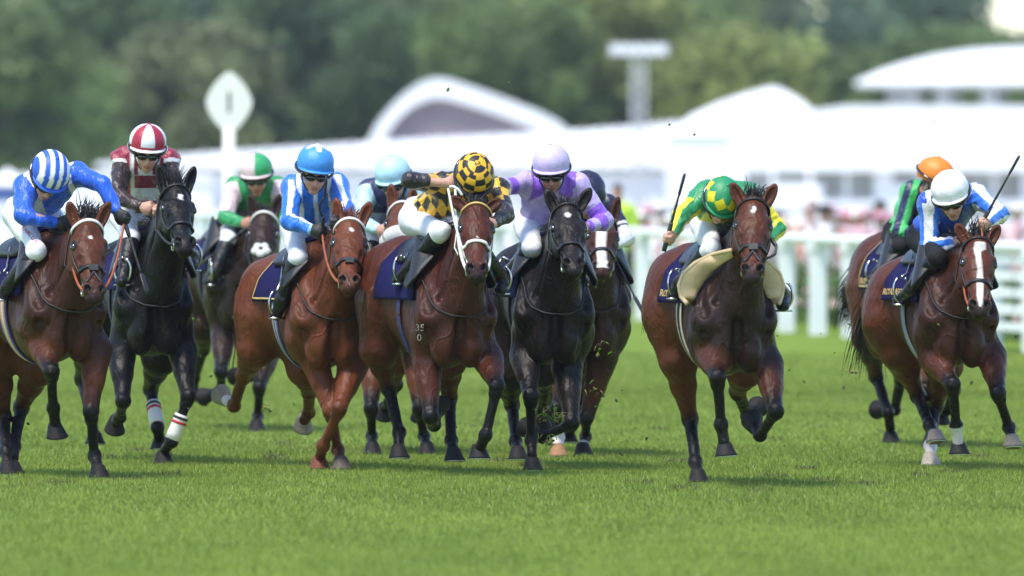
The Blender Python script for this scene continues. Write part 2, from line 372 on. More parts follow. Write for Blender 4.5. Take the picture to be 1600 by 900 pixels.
def hedge():
    # flower bed behind the rail: many leaf sized faces and pink blooms
    n = 26000; y = RNG.uniform(112, 215, n); x = 5.42 - (y - 123) * .143 + 1.15 + RNG.uniform(0, 1.6, n)
    base = np.stack([x, y, 0 * x], 1); top = .62 + .22 * vnoise(base, 1.1, 8)
    z = RNG.uniform(0, 1, n) ** .7 * top; g = -1.8 * sstep(175, 255, y); p = np.stack([x, y, z + g * 0], 1)
    sz = .045 + .03 * RNG.random(n); u = RNG.normal(size=(n, 3)); u /= np.linalg.norm(u, axis=1)[:, None]; w_ = RNG.normal(size=(n, 3)); w_ = np.cross(u, w_); w_ /= np.linalg.norm(w_, axis=1)[:, None]
    q = np.stack([p - u * sz[:, None], p + w_ * sz[:, None], p + u * sz[:, None], p - w_ * sz[:, None]], 1)
    pink = (RNG.random(n) < .28) & (z > top * .35) & (vnoise(base, 2.2, 9) > -.15)
    G = V(.05, .11, .025) + RNG.random((n, 1)) * V(.07, .10, .03); K = V(.58, .30, .32) + RNG.random((n, 1)) * V(.15, .25, .2)
    c = np.where(pink[:, None], K, G)
    o = put('flower_bed', q.reshape(-1, 3), np.arange(4 * n).reshape(-1, 4), M['flower'], cols=np.repeat(c, 4, 0), smooth=False)
    tag(o, 'low green flower bed with pink blooms behind the white rail', 'flower bed', kind='stuff')
hedge()
def crowd():
    m = MB(); R = random.Random(5)
    pal = [(.75, .45, .45), (.8, .62, .6), (.7, .3, .35), (.8, .75, .7), (.5, .3, .3), (.1, .1, .16), (.85, .8, .78), (.65, .4, .5), (.3, .12, .12), (.8, .55, .3), (.12, .14, .3), (.75, .7, .72)]
    pal = [tuple(.62 * q + .38 * (sum(p_) / 3 + .1) for q in p_) for p_ in pal]
    for i in range(230):
        x = R.uniform(-14, 12); yb = 158 + max(0, (2.2 - x) / .143) ; y = yb + R.uniform(0, 12)
        if y > 262 or x / y < .0085: continue
        g = float(-1.8 * sstep(175, 255, y)); hh = R.uniform(1.25, 1.5); c = V(x, y, g); col = R.choice(pal); skin = R.choice([(.55, .3, .22), (.6, .36, .27), (.35, .18, .12)])
        m.tube([c + V(0, 0, z * hh) for z in (0, .3, .5, .62, .76, .83, .85)], [.13, .15, .17, .15, .2, .17, .06], 8, col, flat=.6)
        m.ell(c + V(0, 0, hh * .93), (.085, .1, .12), nu=8, nv=6, col=skin)
        for s_ in (-1, 1): m.tube([c + V(s_ * .2, 0, hh * .8), c + V(s_ * .25, -.05, hh * .62), c + V(s_ * .2, -.2, hh * .52)], [.055, .045, .035], 6, col if R.random() < .6 else skin)
        hc = R.choice([(.08, .05, .03), (.25, .15, .07), (.02, .02, .02), col, (.85, .8, .75), (.7, .3, .4)])
        m.ell(c + V(0, .01, hh * .965), (.1, .11, .1), nu=8, nv=5, col=hc)
        if R.random() < .35: m.ell(c + V(0, 0, hh * .99), (.22, .22, .02), nu=10, nv=4, col=hc)
    o = m.put('crowd', M['crowd'], cols=True); tag(o, 'blurred crowd of summer-dressed racegoers behind the rail', 'crowd', kind='stuff')
crowd()

# ------------------------------------------------------------------ tents and masts
GZ = -1.8
def slab(m, pts_front, depth, col=None):
    """closed prism: outline (list of 3D points in a vertical plane) pushed back by depth"""
    a = [V(*p) for p in pts_front]; b = [p + V(0, depth, 0) for p in a]; n = len(a)
    m.add(a + b, [tuple(range(n)), tuple(range(2 * n - 1, n - 1, -1))] + [(i, i + n, (i + 1) % n + n, (i + 1) % n) for i in range(n)], col)
def marquees():
    # long low marquee whose ridge climbs towards the right
    D1 = 330.; r = empty('marquee', (P(600, 261, D1)[0], D1, GZ))
    m = MB(); xs = [150, 280, 420, 560, 720, 880, 1000, 1062]; ys = [256, 243, 233, 224, 214, 206, 197, 190]
    top = [P(x, y, D1 + 9) for x, y in zip(xs, ys)]; ev = [P(x, 268 - 0 * y, D1) for x, y in zip(xs, ys)]; ev = [V(p[0], D1, 2.0 - .05) for p in ev]
    bk = [V(p[0], D1 + 18, 1.9) for p in ev]; n = len(xs)
    m.add(ev + top + bk, [(i, i + 1, n + i + 1, n + i) for i in range(n - 1)] + [(n + i, n + i + 1, 2 * n + i + 1, 2 * n + i) for i in range(n - 1)] + [(0, n, 2 * n), (n - 1, 3 * n - 1, 2 * n - 1)])
    m.put('roof', M['canvas'], r, smooth=False)
    m = MB()
    for i in range(30):
        t = (i + .5) / 30 * (n - 1); k = int(t); u = t - k; pe = ev[k] * (1 - u) + ev[k + 1] * u; pt = top[k] * (1 - u) + top[k + 1] * u; m.tube([pe + V(0, -.02, .03), pt + V(0, 0, .03)], .05, 5)
    m.tube([p + V(0, -.05, .02) for p in ev], .07, 6); m.put('roof_seam', M['greypaint'], r, smooth=False)
    m = MB(); a, b = ev[0][0] + .3, ev[-1][0] - .3; m.box(((a + b) / 2, D1 + 9, (1.85 + GZ) / 2), (b - a, 17.4, 1.85 - GZ)); m.put('wall', M['canvas'], r, smooth=False)
    for i in range(18):
        m = MB(); x = a + (b - a) * (i + .5) / 18; m.box((x, D1 + .25, .1), (.5, .06, 2.2)); m.put('window', M['glass'] if i % 5 == 3 else M['canvas'], r, smooth=False)
    tag(r, 'long white marquee with low sloping roof stretching behind the left and middle horses', 'marquee')
    # peaked pagoda tent
    D2 = 318.; r = empty('pagoda_tent', (P(1190, 261, D2)[0], D2, GZ)); m = MB()
    l, rr, ap = P(1045, 204, D2), P(1300, 186, D2), P(1210, 136, D2 + 5); z0 = 2.9
    base = [V(l[0], D2, z0), V(rr[0], D2, z0), V(rr[0], D2 + 10, z0), V(l[0], D2 + 10, z0)]
    rings = [base]
    for t, k in ((.25, .42), (.5, .68), (.75, .87), (.93, .98)):
        rings.append([p * (1 - t) + V(ap[0], D2 + 5, 0) * t + V(0, 0, 1) * (-(p[2] * (1 - t)) + z0 + (ap[2] - z0) * k) for p in base])
    vs = [p for rg in rings for p in rg] + [V(ap[0], D2 + 5, ap[2])]
    fs = [(4 * j + i, 4 * j + (i + 1) % 4, 4 * j + 4 + (i + 1) % 4, 4 * j + 4 + i) for j in range(4) for i in range(4)] + [(16 + i, 16 + (i + 1) % 4, 20) for i in range(4)]
    m.add(vs, fs); m.put('roof', M['canvas'], r, smooth=False)
    m = MB(); m.box(((l[0] + rr[0]) / 2, D2 + 5, (z0 + GZ) / 2 - .01), (rr[0] - l[0] - .1, 9.8, z0 - GZ - .02)); m.put('wall', M['canvas'], r, smooth=False)
    tag(r, 'white tent rising to a single soft peak right of the lighting mast', 'marquee')
    # big flat hospitality hall on the right
    D3 = 292.; r = empty('hospitality_hall', (P(1480, 261, D3)[0], D3, GZ)); a, b = P(1150, 0, D3)[0], P(1800, 0, D3)[0]
    zt = P(0, 166, D3)[2]; ze = P(0, 268, D3)[2]
    m = MB(); x1 = P(1272, 0, D3)[0]
    slab(m, [(x1, D3, zt - .1), (x1 + .8, D3, zt + .02), (b, D3, zt), (b, D3, ze), (x1, D3, ze)], 14)
    slab(m, [(a, D3 + .4, ze + .9), (x1, D3 + .4, zt - .5), (x1, D3 + .4, ze), (a, D3 + .4, ze)], 9)
    m.put('roof', M['canvas'], r, smooth=False)
    m = MB(); m.box(((a + b) / 2, D3 + 7, (ze + GZ) / 2), (b - a - .2, 12, ze - GZ - .02)); m.put('wall', M['glass'], r, smooth=False)
    k = 0
    for x in np.arange(a, b, .95):
        m = MB(); wv = .5 if k % 4 == 0 else .12; m.box((x, D3 + .5, (ze + GZ) / 2), (wv, .2, ze - GZ)); m.put('column', M['canvas'], r, smooth=False); k += 1
    for z in (1.05, .55): m = MB(); m.box(((a + b) / 2, D3 + .35, z), (b - a, .1, .22)); m.put('balustrade', M['canvas'], r, smooth=False)
    for x in (1.2, 4.1, 7.9): m = MB(); m.box((a + x + .4, D3 + .42, .3), (1.3, .06, 2.6)); m.put('panel', M['canvas'], r, smooth=False)
    tag(r, 'wide flat white hospitality building with open columned front on the right', 'building')
    # dome roofed pavilion
    D4 = 385.; r = empty('pavilion', (P(1650, 261, D4)[0], D4, GZ)); cx = P(1650, 0, D4)[0]; rx = P(1650 + 305, 0, D4)[0] - cx; zb = P(0, 126, D4)[2]; zh = P(0, 70, D4)[2] - zb
    m = MB(); nu, nv = 36, 12
    vs = [(cx + rx * cos(2 * pi * i / nu) * sin(pi / 2 * j / nv), D4 + 7 + rx * .9 * sin(2 * pi * i / nu) * sin(pi / 2 * j / nv), zb + zh * (1 - (sin(pi / 2 * j / nv)) ** 2.6)) for j in range(1, nv + 1) for i in range(nu)]
    lo = [(v_[0], v_[1], v_[2] - .16) for v_ in vs[-nu:]]; vs += lo + [(cx, D4 + 7, zb + zh)]
    fs = [((j) * nu + i, (j) * nu + (i + 1) % nu, (j + 1) * nu + (i + 1) % nu, (j + 1) * nu + i) for j in range(nv) for i in range(nu)] + [(i, (i + 1) % nu, len(vs) - 1) for i in range(nu)] + [tuple(nv * nu + i for i in range(nu))]
    m.add(vs, fs); m.put('roof', M['canvas'], r)
    for k in range(18):
        t = 2 * pi * k / 18 + .1; m = MB(); m.box((cx + rx * .8 * cos(t), D4 + 7 + rx * .72 * sin(t), (zb - .15 + GZ) / 2), (.5, .5, zb - .15 - GZ)); m.put('column', M['greypaint'], r, smooth=False)
    tag(r, 'round open pavilion with a shallow white domed roof on columns at upper right', 'pavilion')
    # arched bandstand shell
    D5 = 372.; r = empty('arched_canopy', (P(720, 261, D5)[0], D5, GZ))
    out = [(573, 268), (575, 222), (588, 196), (606, 172), (628, 150), (652, 132), (678, 122), (700, 124), (740, 137), (790, 155), (840, 174), (872, 190), (892, 208), (900, 268)]
    inn = [(596, 268), (598, 222), (608, 202), (625, 181), (648, 163), (675, 153), (700, 154), (740, 166), (785, 181), (825, 196), (848, 207), (852, 268)]
    m = MB(); ov = [P(x, y, D5) for x, y in out]; iv = [P(x, y, D5) for x, y in inn]
    from mathutils import geometry
    def res(pl, n):
        pl = np.array(pl); s = np.concatenate([[0], np.cumsum(np.linalg.norm(np.diff(pl, axis=0), axis=1))]); u = np.linspace(0, s[-1], n)
        return [V(*[np.interp(q, s, pl[:, i]) for i in range(3)]) for q in u]
    n = 40; a = res(ov, n); b_ = res(iv, n)
    vs = a + b_ + [p + V(0, 6, 0) for p in a] + [p + V(0, 6, 0) for p in b_]
    fs = []
    for i in range(n - 1):
        fs += [(i, i + 1, n + i + 1, n + i), (2 * n + i, 3 * n + i, 3 * n + i + 1, 2 * n + i + 1), (i, 2 * n + i, 2 * n + i + 1, i + 1), (n + i, n + i + 1, 3 * n + i + 1, 3 * n + i)]
    m.add(vs, fs); m.put('shell', M['canvas'], r, smooth=False)
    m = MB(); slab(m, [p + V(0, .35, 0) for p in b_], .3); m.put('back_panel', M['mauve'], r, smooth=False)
    m = MB(); m.box((P(735, 261, D5)[0], D5 + 3, (2 + GZ) / 2 - .3), (6.4, 5.5, 2 - GZ)); m.put('stage', M['canvas'], r, smooth=False)
    tag(r, 'arched white canopy with a mauve grey hollow above the marquees', 'canopy')
    # left small tent
    D6 = 240.; r = empty('small_tent', (P(10, 261, D6)[0], D6, GZ)); cx = P(8, 0, D6)[0]; m = MB(); h = .42
    ze = P(0, 290, D6)[2]
    m.add([(cx - h, D6, ze), (cx + h, D6, ze), (cx + h, D6 + 3, ze), (cx - h, D6 + 3, ze), (cx, D6 + 1.5, P(0, 262, D6)[2])], [(0, 1, 4), (1, 2, 4), (2, 3, 4), (3, 0, 4)]); m.put('roof', M['canvas'], r, smooth=False)
    m = MB(); m.box((cx, D6 + 1.5, ze - .17), (.8, 2.9, .33)); m.put('valance', M['bluecloth'], r, smooth=False)
    m = MB(); m.box((cx, D6 + 1.5, (ze - .35 + GZ) / 2), (.78, 2.8, ze - .35 - GZ)); m.put('wall', M['canvas'], r, smooth=False)
    tag(r, 'small white tent with a blue valance at the left edge', 'tent')
    D6 = 300.; r = empty('long_tent', (P(150, 261, D6)[0], D6, GZ)); m = MB(); a, b = P(-60, 0, D6)[0], P(330, 0, D6)[0]; ze = P(0, 285, D6)[2]
    m.box(((a + b) / 2, D6 + 3, (ze + GZ) / 2), (b - a, 6, ze - GZ)); m.put('wall', M['canvas'], r, smooth=False)
    m = MB(); slab(m, [(a, D6 - .1, ze + .01), (b, D6 - .1, ze + .01), (b - .3, D6 - .1, ze + .22), (a + .3, D6 - .1, ze + .22)], 6.2); m.put('roof', M['canvas'], r, smooth=False)
    tag(r, 'low white tent behind the two leftmost riders', 'tent')
    # lighting mast
    D7 = 300.; c = P(998, 0, D7); r = empty('lighting_mast', (c[0], D7, GZ)); m = MB(); z1 = P(0, 86, D7)[2]; w_ = .17
    for sx in (-1, 1):
        for sy in (-1, 1): m.tube([(c[0] + sx * w_, D7 + sy * w_, GZ), (c[0] + sx * w_, D7 + sy * w_, z1)], .035, 6)
    zz = GZ; k = 0
    while zz < z1 - .3:
        for sy in (-1, 1):
            m.tube([(c[0] - w_, D7 + sy * w_, zz), (c[0] + w_, D7 + sy * w_, zz + .3)], .02, 5); m.tube([(c[0] + w_, D7 + sy * w_, zz), (c[0] - w_, D7 + sy * w_, zz + .3)], .02, 5)
        zz += .3
    m.put('lattice_pole', M['greypaint'], r, smooth=False)
    m = MB(); m.box((c[0], D7, z1 + .14), (1.55, .5, .3)); m.put('lamp_bar', M['greypaint'], r, smooth=False)
    for k in range(5): m = MB(); m.box((c[0] - .6 + .3 * k, D7 - .27, z1 + .13), (.24, .06, .2)); m.put('lamp', M['painted'], r, smooth=False)
    tag(r, 'pale T-shaped lighting mast standing in front of the trees', 'mast')
    # furlong pole with the number 1
    D8 = 134.; c = P(358, 0, D8); g = 0; r = empty('furlong_pole', (c[0], D8, g)); m = MB(); z1 = P(0, 200, D8)[2]
    m.tube([(c[0], D8, g), (c[0], D8, z1)], .072, 14); m.put('pole', M['sign'], r)
    oc = P(358, 160, D8); pts = []
    for k in range(48):
        t = 2 * pi * k / 48; e = 1.42; ct, st = cos(t), sin(t); q = (abs(ct) ** e + abs(st) ** e) ** (-1 / e); pts.append(oc + V(.275 * ct * q, -.03, .365 * st * q))
    m = MB(); slab(m, pts, .06); pn = m.put('sign_panel', M['sign'], r, smooth=False)
    me, o = text_mesh('1', .34); vv = np.array([v_.co[:] for v_ in me.vertices]); cxy = (vv.min(0) + vv.max(0)) / 2
    put('numeral', [oc + V(q[0] - cxy[0], -.036 - q[2], q[1] - cxy[1]) for q in vv], [tuple(p.vertices) for p in me.polygons], M['ink'], pn, smooth=False)
    tag(r, 'white furlong pole with a diamond-oval panel marked 1', 'signpost')
def text_mesh(s, size, ext=.002, font=None):
    cu = bpy.data.curves.new('t', 'FONT'); cu.body = s; cu.size = size; cu.extrude = ext; cu.align_x = 'LEFT'
    o = bpy.data.objects.new('t', cu); COL.objects.link(o); dg = bpy.context.evaluated_depsgraph_get(); dg.update()
    me = bpy.data.meshes.new_from_object(o.evaluated_get(dg)); bpy.data.objects.remove(o); return me, None
marquees()

# ------------------------------------------------------------------ trees
def tree(x, D, h, w_, tone, seed, label, dens=1.0):
    R = np.random.default_rng(seed); base = V(x, D, GZ); r = empty('tree', base)
    m = MB(); th = h * .35
    m.tube([base + V(0, 0, z) for z in (0, th * .5, th, h * .7)], [.42, .32, .27, .1], 8)
    ncl = 42; cl = []
    for i in range(ncl):
        t = R.random() ** .8; z = h * (.22 + .72 * t); rad = w_ * .5 * sqrt(max(.08, 1 - ((t - .35) / .72) ** 2)); a = R.uniform(0, 2 * pi); q = rad * sqrt(R.random())
        cl.append((base + V(q * cos(a), q * sin(a), z), R.uniform(.13, .24) * w_))
    for i in range(0, ncl, 3): m.tube([base + V(0, 0, th * R.uniform(.7, 1.1)), base * .4 + cl[i][0] * .6 + V(0, 0, .3), cl[i][0]], [.15, .09, .03], 5)
    m.put('trunk', M['bark'], r)
    vs = []; cs = []
    for c, rd in cl:
        n = int(210 * dens); d = R.normal(size=(n, 3)); d /= np.linalg.norm(d, axis=1)[:, None]; rr = rd * R.uniform(.45, 1.08, n)
        p = c + d * rr[:, None] * V(1, 1, .8); s = R.uniform(.16, .34, n)[:, None]
        u = R.normal(size=(n, 3)); u /= np.linalg.norm(u, axis=1)[:, None]; k = np.cross(u, R.normal(size=(n, 3))); k /= np.linalg.norm(k, axis=1)[:, None]
        vs.append(np.stack([p - u * s, p + k * s * .6, p + u * s, p - k * s * .6], 1).reshape(-1, 3))
        tn = np.array(tone) * R.uniform(.75, 1.25); cs.append(np.repeat(tn * R.uniform(.75, 1.25, (n, 1)), 4, 0))
    v = np.vstack(vs); put('crown', v, np.arange(len(v)).reshape(-1, 4), M['leaf'], r, cols=np.vstack(cs), smooth=False)
    tag(r, label, 'tree', 'trees behind the marquees')
DK, MD, YL, BR, BL, GY = (.130, .195, .085), (.19, .26, .095), (.29, .33, .11), (.225, .255, .125), (.120, .185, .115), (.17, .215, .13)
TREES = [  # px, distance, height, width, tone, density, label
 (-10, 440, 10, 8, MD, 1, 'mid green tree at the left edge with a low rounded crown'),
 (60, 520, 16, 11, BR, 1, 'brownish green tall tree at upper left'),
 (150, 470, 12, 9, DK, 1, 'dark green tree behind the rider in blue and white'),
 (235, 540, 17, 11, MD, 1, 'tall mid green tree behind the striped-cap rider'),
 (300, 455, 9.5, 7, BR, 1, 'reddish brown green tree left of the furlong pole'),
 (370, 500, 14, 10, BL, 1, 'dark bluish green tree behind the furlong pole'),
 (455, 545, 17, 11, YL, 1, 'light green tall tree right of the furlong pole'),
 (500, 460, 12, 9, DK, 1, 'dark green tree left of the arched canopy'),
 (590, 520, 16, 10, DK, 1, 'dark tall tree above the left end of the arched canopy'),
 (660, 480, 14, 8, BR, 1, 'brown tinged tree above the top of the arched canopy'),
 (745, 540, 17, 12, MD, 1, 'broad mid green tree above the arched canopy'),
 (790, 450, 10.5, 8, MD, 1, 'low mid green tree behind the right end of the arched canopy'),
 (860, 510, 15, 10, BL, 1, 'bluish green tree left of the lighting mast'),
 (920, 455, 12, 8, YL, 1, 'yellowish green tree just left of the lighting mast'),
 (1000, 540, 15.5, 11, YL, 1, 'tall yellowish tree behind the lighting mast'),
 (1075, 470, 10.5, 8, MD, 1, 'green tree just right of the lighting mast'),
 (1150, 450, 9, 8, YL, 1, 'low olive tree behind the peaked tent'),
 (1130, 560, 14, 9, GY, .7, 'grey green tree with thin crown above the peaked tent'),
 (1215, 480, 9, 8, MD, 1, 'low green tree right of the peaked tent'),
 (1240, 580, 15.5, 10, GY, .5, 'thin grey green tree with sky between its branches'),
 (1330, 520, 11, 8, BL, .8, 'dark bluish tree left of the domed pavilion'),
 (1380, 590, 16, 11, MD, .55, 'tall tree with sparse crown above the pavilion roof'),
 (1440, 480, 9.5, 9, MD, 1, 'green tree seen between the pavilion columns'),
 (1468, 560, 14, 8, BL, .6, 'bluish sparse tree above the pavilion dome'),
 (1540, 500, 9.5, 8, MD, .9, 'green tree behind the right part of the pavilion'),
 (1600, 600, 10.6, 8, GY, .6, 'pale distant tree at the right edge under open sky'),
 (1660, 500, 9.5, 8, MD, 1, 'green tree outside the right edge behind the pavilion'),
]
for i, (px, D, h, w_, tn, dn, lab) in enumerate(TREES): tree(P(px, 0, D)[0], D, h, w_, tn, 100 + i, lab, dn)

def haze():
    m = bpy.data.materials.new('air_haze'); m.use_nodes = True; N = m.node_tree.nodes; N.remove(N['Principled BSDF']); pv = N.new('ShaderNodeVolumePrincipled')
    pv.inputs['Color'].default_value = (.86, .93, 1, 1); pv.inputs['Density'].default_value = .00013; pv.inputs['Anisotropy'].default_value = .2; m.node_tree.links.new(pv.outputs[0], N['Material Output'].inputs['Volume'])
    q = MB(); q.box((0, 340, 10), (420, 760, 26)); o = q.put('haze', m, smooth=False); tag(o, 'thin pale summer haze between the course and the far trees', 'haze', kind='stuff')
haze()
# ------------------------------------------------------------------ horses
def chain(pts, lens, signs, D, dy0):
    """joints from photo positions; the depth of each follows from the bone length"""
    out = [P(pts[0][0], pts[0][1], D + dy0)]
    for (x, y), L, s in zip(pts[1:], lens, signs):
        q = P(x, y, out[-1][1]); l2 = (q[0] - out[-1][0]) ** 2 + (q[2] - out[-1][2]) ** 2
        dy = s * sqrt(max(L * L - l2, 0)); q = P(x, y, out[-1][1] + dy); out.append(q)
    if out[-1][2] < .044 and len(pts) == 4: out[-1][2] = .044; out[-2][2] = max(out[-2][2], .13)
    return out
def rodr(v, k, a): return v * cos(a) + np.cross(k, v) * sin(a) + k * np.dot(k, v) * (1 - cos(a))
HORSES = {}
def strap(m, pts, nor, w, t, closed=False, col=None):
    """flat strap lying on a surface: pts on the surface, nor outward normals"""
    pts = np.asarray(pts); n = len(pts); vs = []
    for i in range(n):
        a = pts[(i - 1) % n] if closed or i else pts[0]; b = pts[(i + 1) % n] if closed or i < n - 1 else pts[-1]
        d = nrm(b - a); nn = nrm(nor[i] - d * np.dot(nor[i], d)); s = np.cross(d, nn)
        for u, v_ in ((-1, -.3), (1, -.3), (1, 1), (-1, 1)): vs.append(pts[i] + s * w / 2 * u + nn * t * v_)
    fs = []
    for i in range(n if closed else n - 1):
        for k in range(4):
            c = ((i + 1) % n) * 4; fs.append((i * 4 + k, i * 4 + (k + 1) % 4, c + (k + 1) % 4, c + k))
    if not closed: fs += [(3, 2, 1, 0), tuple((n - 1) * 4 + k for k in range(4))]
    return m.add(vs, fs, col)
def hair(m, root, dr, L, n, spread, grav, rad, col, seed, jit=.02):
    R = np.random.default_rng(seed)
    for i in range(n):
        p = V(*root) + R.normal(0, jit, 3); d = nrm(nrm(dr) + R.normal(0, spread, 3)); ll = L * R.uniform(.55, 1.1); pts = [p]; k = 6
        for j in range(k):
            d = nrm(d + V(0, 0, -grav) + R.normal(0, .07 if n > 200 else .12, 3)); pts.append(pts[-1] + d * ll / k)
        m.tube(pts, [rad, rad, rad * .9, rad * .8, rad * .6, rad * .4, rad * .12], 4, V(*col) * R.uniform(.7, 1.4))
def horse(name, H):
    D = H['D']; C = P(H['cx'], H['cb'], D); zb = C[2]; Rp = H['rump']   # zb: underside of the chest
    LB = 1.22; rx = P(Rp[0], 300, D + 1.1)[0]; dx = C[0] - rx; f = V(dx, -sqrt(LB * LB - dx * dx), 0) / LB; sd = V(-f[1], f[0], 0); up = V(0, 0, 1)
    C0 = V(C[0], D, 0); rt = P(0, Rp[1], D + 1.1)[2]; S = H.get('S', 1.0)
    bend = lambda l: H.get('bend', .035) * 4 * np.clip(l / 1.22, 0, 1.6) * (1 - np.clip(l / 1.22, 0, 1.6))
    B = lambda l, s, z: C0 - f * l * S + sd * (s + bend(l)) * S + up * (zb + z * S)
    Ax = (sd, f, up); q = Sdf(); g = 'body'
    bz = min(.95, (rt - zb) / S)
    q.ell(B(.50, 0, .37), (.25 * S, .50 * S, .34 * S), Ax, .05, g); q.ell(B(.50, 0, .52), (.17 * S, .45 * S, .29 * S), Ax, .10, g)
    q.ell(B(.88, 0, .46), (.255 * S, .45 * S, .30 * S), Ax, .12, g)
    q.ell(B(1.28, 0, bz - .31), (.245 * S, .33 * S, .31 * S), Ax, .12, g)
    for k in (-1, 1):
        q.ell(B(1.27, .13 * k, bz - .34), (.155 * S, .29 * S, .28 * S), Ax, .08, g)
        q.ell(B(1.45, .11 * k, bz - .44), (.12 * S, .17 * S, .25 * S), Ax, .08, g)
        q.cone(B(.40, .09 * k, .80), B(.10, .165 * k, .38), .085 * S, .105 * S, .07, g)       # shoulder blade
        q.ell(B(.13, .15 * k, .36), (.105 * S, .14 * S, .17 * S), Ax, .05, g)                  # point of shoulder
        q.ell(B(.30, .17 * k, .26), (.09 * S, .19 * S, .17 * S), Ax, .05, g)                 # triceps
        q.ell(B(.055, .085 * k, .20), (.095 * S, .10 * S, .155 * S), Ax, .022, g)              # breast muscle
    q.cone(B(.36, 0, .80), B(.75, 0, .74), .075 * S, .06 * S, .10, g)
    q.cone(B(.75, 0, .72), B(1.2, 0, bz - .10), .08 * S, .09 * S, .10, g)
    # head frame
    hs = H.get('hs', 1.15) * S; dN = H.get('hl', .60) * hs
    Pl = P(H['poll'][0], H['poll'][1], D + H.get('pdy', -.12)); N0 = P(H['nose'][0], H['nose'][1], Pl[1])
    l2 = (N0[0] - Pl[0]) ** 2 + (N0[2] - Pl[2]) ** 2; N0 = P(H['nose'][0], H['nose'][1], Pl[1] - sqrt(max(dN * dN - l2, .04)))
    a = nrm(N0 - Pl); turn = radians(H.get('turn', 0)); hsd = rodr(sd * .5 + V(.5, 0, 0), up, turn); hsd = nrm(hsd - a * np.dot(hsd, a)); b = nrm(np.cross(a, hsd))
    if b[1] < 0: b = -b
    hsd = hsd * (1 if hsd[0] > 0 else -1)
    if H.get('roll'): hsd = rodr(hsd, a, radians(H['roll'])); b = rodr(b, a, radians(H['roll']))
    hd = lambda t, s, e: Pl + a * t * hs + hsd * s * hs + b * e * hs
    hA = (hsd, a, b); g = 'head'
    q.ell(hd(.08, 0, .06), (.078 * hs, .10 * hs, .085 * hs), hA, .03, g)
    q.ell(hd(.19, 0, .055), (.092 * hs, .125 * hs, .068 * hs), hA, .03, g)
    q.econe(hd(.22, 0, .05), hd(.50, 0, .045), (.078 * hs, .055 * hs), (.043 * hs, .042 * hs), hsd, .03, g)
    for k in (-1, 1):
        q.ell(hd(.22, .052 * k, .125), (.032 * hs, .115 * hs, .085 * hs), hA, .03, g)
        q.ell(hd(.175, .083 * k, .042), (.021 * hs, .04 * hs, .024 * hs), hA, .02, g)
        q.cone(hd(.23, .072 * k, .06), hd(.40, .052 * k, .06), .016 * hs, .010 * hs, .025, g)
    q.cone(hd(.30, 0, .12), hd(.52, 0, .085), .05 * hs, .034 * hs, .04, g)
    q.ell(hd(.53, 0, .052), (.058 * hs, .070 * hs, .052 * hs), hA, .03, g)
    q.ell(hd(.578, 0, .055), (.046 * hs, .030 * hs, .036 * hs), hA, .02, g)
    q.ell(hd(.555, 0, .10), (.032 * hs, .036 * hs, .022 * hs), hA, .012, g)
    for k in (-1, 1):
        q.ell(hd(.525, .040 * k, .020), (.028 * hs, .040 * hs, .026 * hs), hA, .015, g)
        q.sub(p_ell(hd(.535, .041 * k, -.004), (.015 * hs, .026 * hs, .030 * hs), (nrm(hsd * 1. + a * .5 * k), a - hsd * .5 * k, b)), .008, g)
        q.sub(p_ell(hd(.205, .098 * k, .042), (.012 * hs, .022 * hs, .014 * hs), hA), .01, g)
        q.sub(p_cone(hd(.30, .075 * k, .035), hd(.46, .062 * k, .03), .010 * hs, .004 * hs), .03, g)
    back = H.get('ears', .2)
    for k in (-1, 1):
        e = H.get('ear%d' % (0 if k < 0 else 1))
        eb = hd(.035, .058 * k, .055)
        Le = None
        if e is not None: tp = P(e[0], e[1], eb[1] + .02); dr = nrm(tp - eb); Le = float(np.clip(np.linalg.norm(tp - eb) * 1.05, .10, .19))
        else: dr = nrm(-a * .8 + hsd * .33 * k + b * back)
        L = Le or H.get('earL', .15) * hs; fr = nrm(-b * .8 + hsd * .35 * k); fr = nrm(fr - dr * np.dot(fr, dr)); ls = np.cross(dr, fr)
        q.cone(eb - dr * .02, eb + dr * .05, .034 * hs, .030 * hs, .025, g)
        q.ell(eb + dr * L * .50, (.036 * hs, .024 * hs, L * .56), (ls, fr, dr), .015, g)
        q.sub(p_ell(eb + dr * L * .50 + fr * .024, (.020 * hs, .020 * hs, L * .40), (ls, fr, dr)), .006, g)
    # neck
    g = 'neck'
    q.cone(B(.38, 0, .78), hd(.05, 0, .14), .085 * S, .07 * hs, .06, g)
    q.econe(B(.22, 0, .52), hd(.10, 0, .17), (.15 * S, .20 * S), (.085 * hs, .10 * hs), sd, .08, g)
    q.cone(B(.08, 0, .36), hd(.17, 0, .19), .15 * S, .075 * hs, .08, g)
    for k in (-1, 1): q.cone(B(.10, .09 * k, .40), hd(.20, .045 * k, .17), .07 * S, .03 * hs, .035, g)
    # grooves between the muscles
    g = 'neck'
    q.sub(p_cone(B(-.045, 0, .36), B(-.03, 0, .08), .028, .030), .05, 'body')
    for k in (-1, 1):
        q.sub(p_cone(B(.02, .115 * k, .50), hd(.16, .085 * k, .24), .022, .012), .045, g)
        q.sub(p_cone(B(.16, .245 * k, .62), B(.02, .20 * k, .42), .022, .022), .05, 'body')
        q.sub(p_cone(B(.50, .275 * k, .60), B(.40, .275 * k, .22), .022, .022), .05, 'body')
        q.sub(p_cone(B(.03, .20 * k, .30), B(.0, .17 * k, .12), .020, .020), .04, 'body')
        q.sub(p_cone(B(1.05, .265 * k, bz - .22), B(1.18, .30 * k, bz - .62), .02, .02), .05, 'body')
        q.sub(p_cone(B(1.42, .25 * k, bz - .18), B(1.40, .27 * k, bz - .60), .02, .02), .05, 'body')
    # legs
    g = 'leg'; legs = []
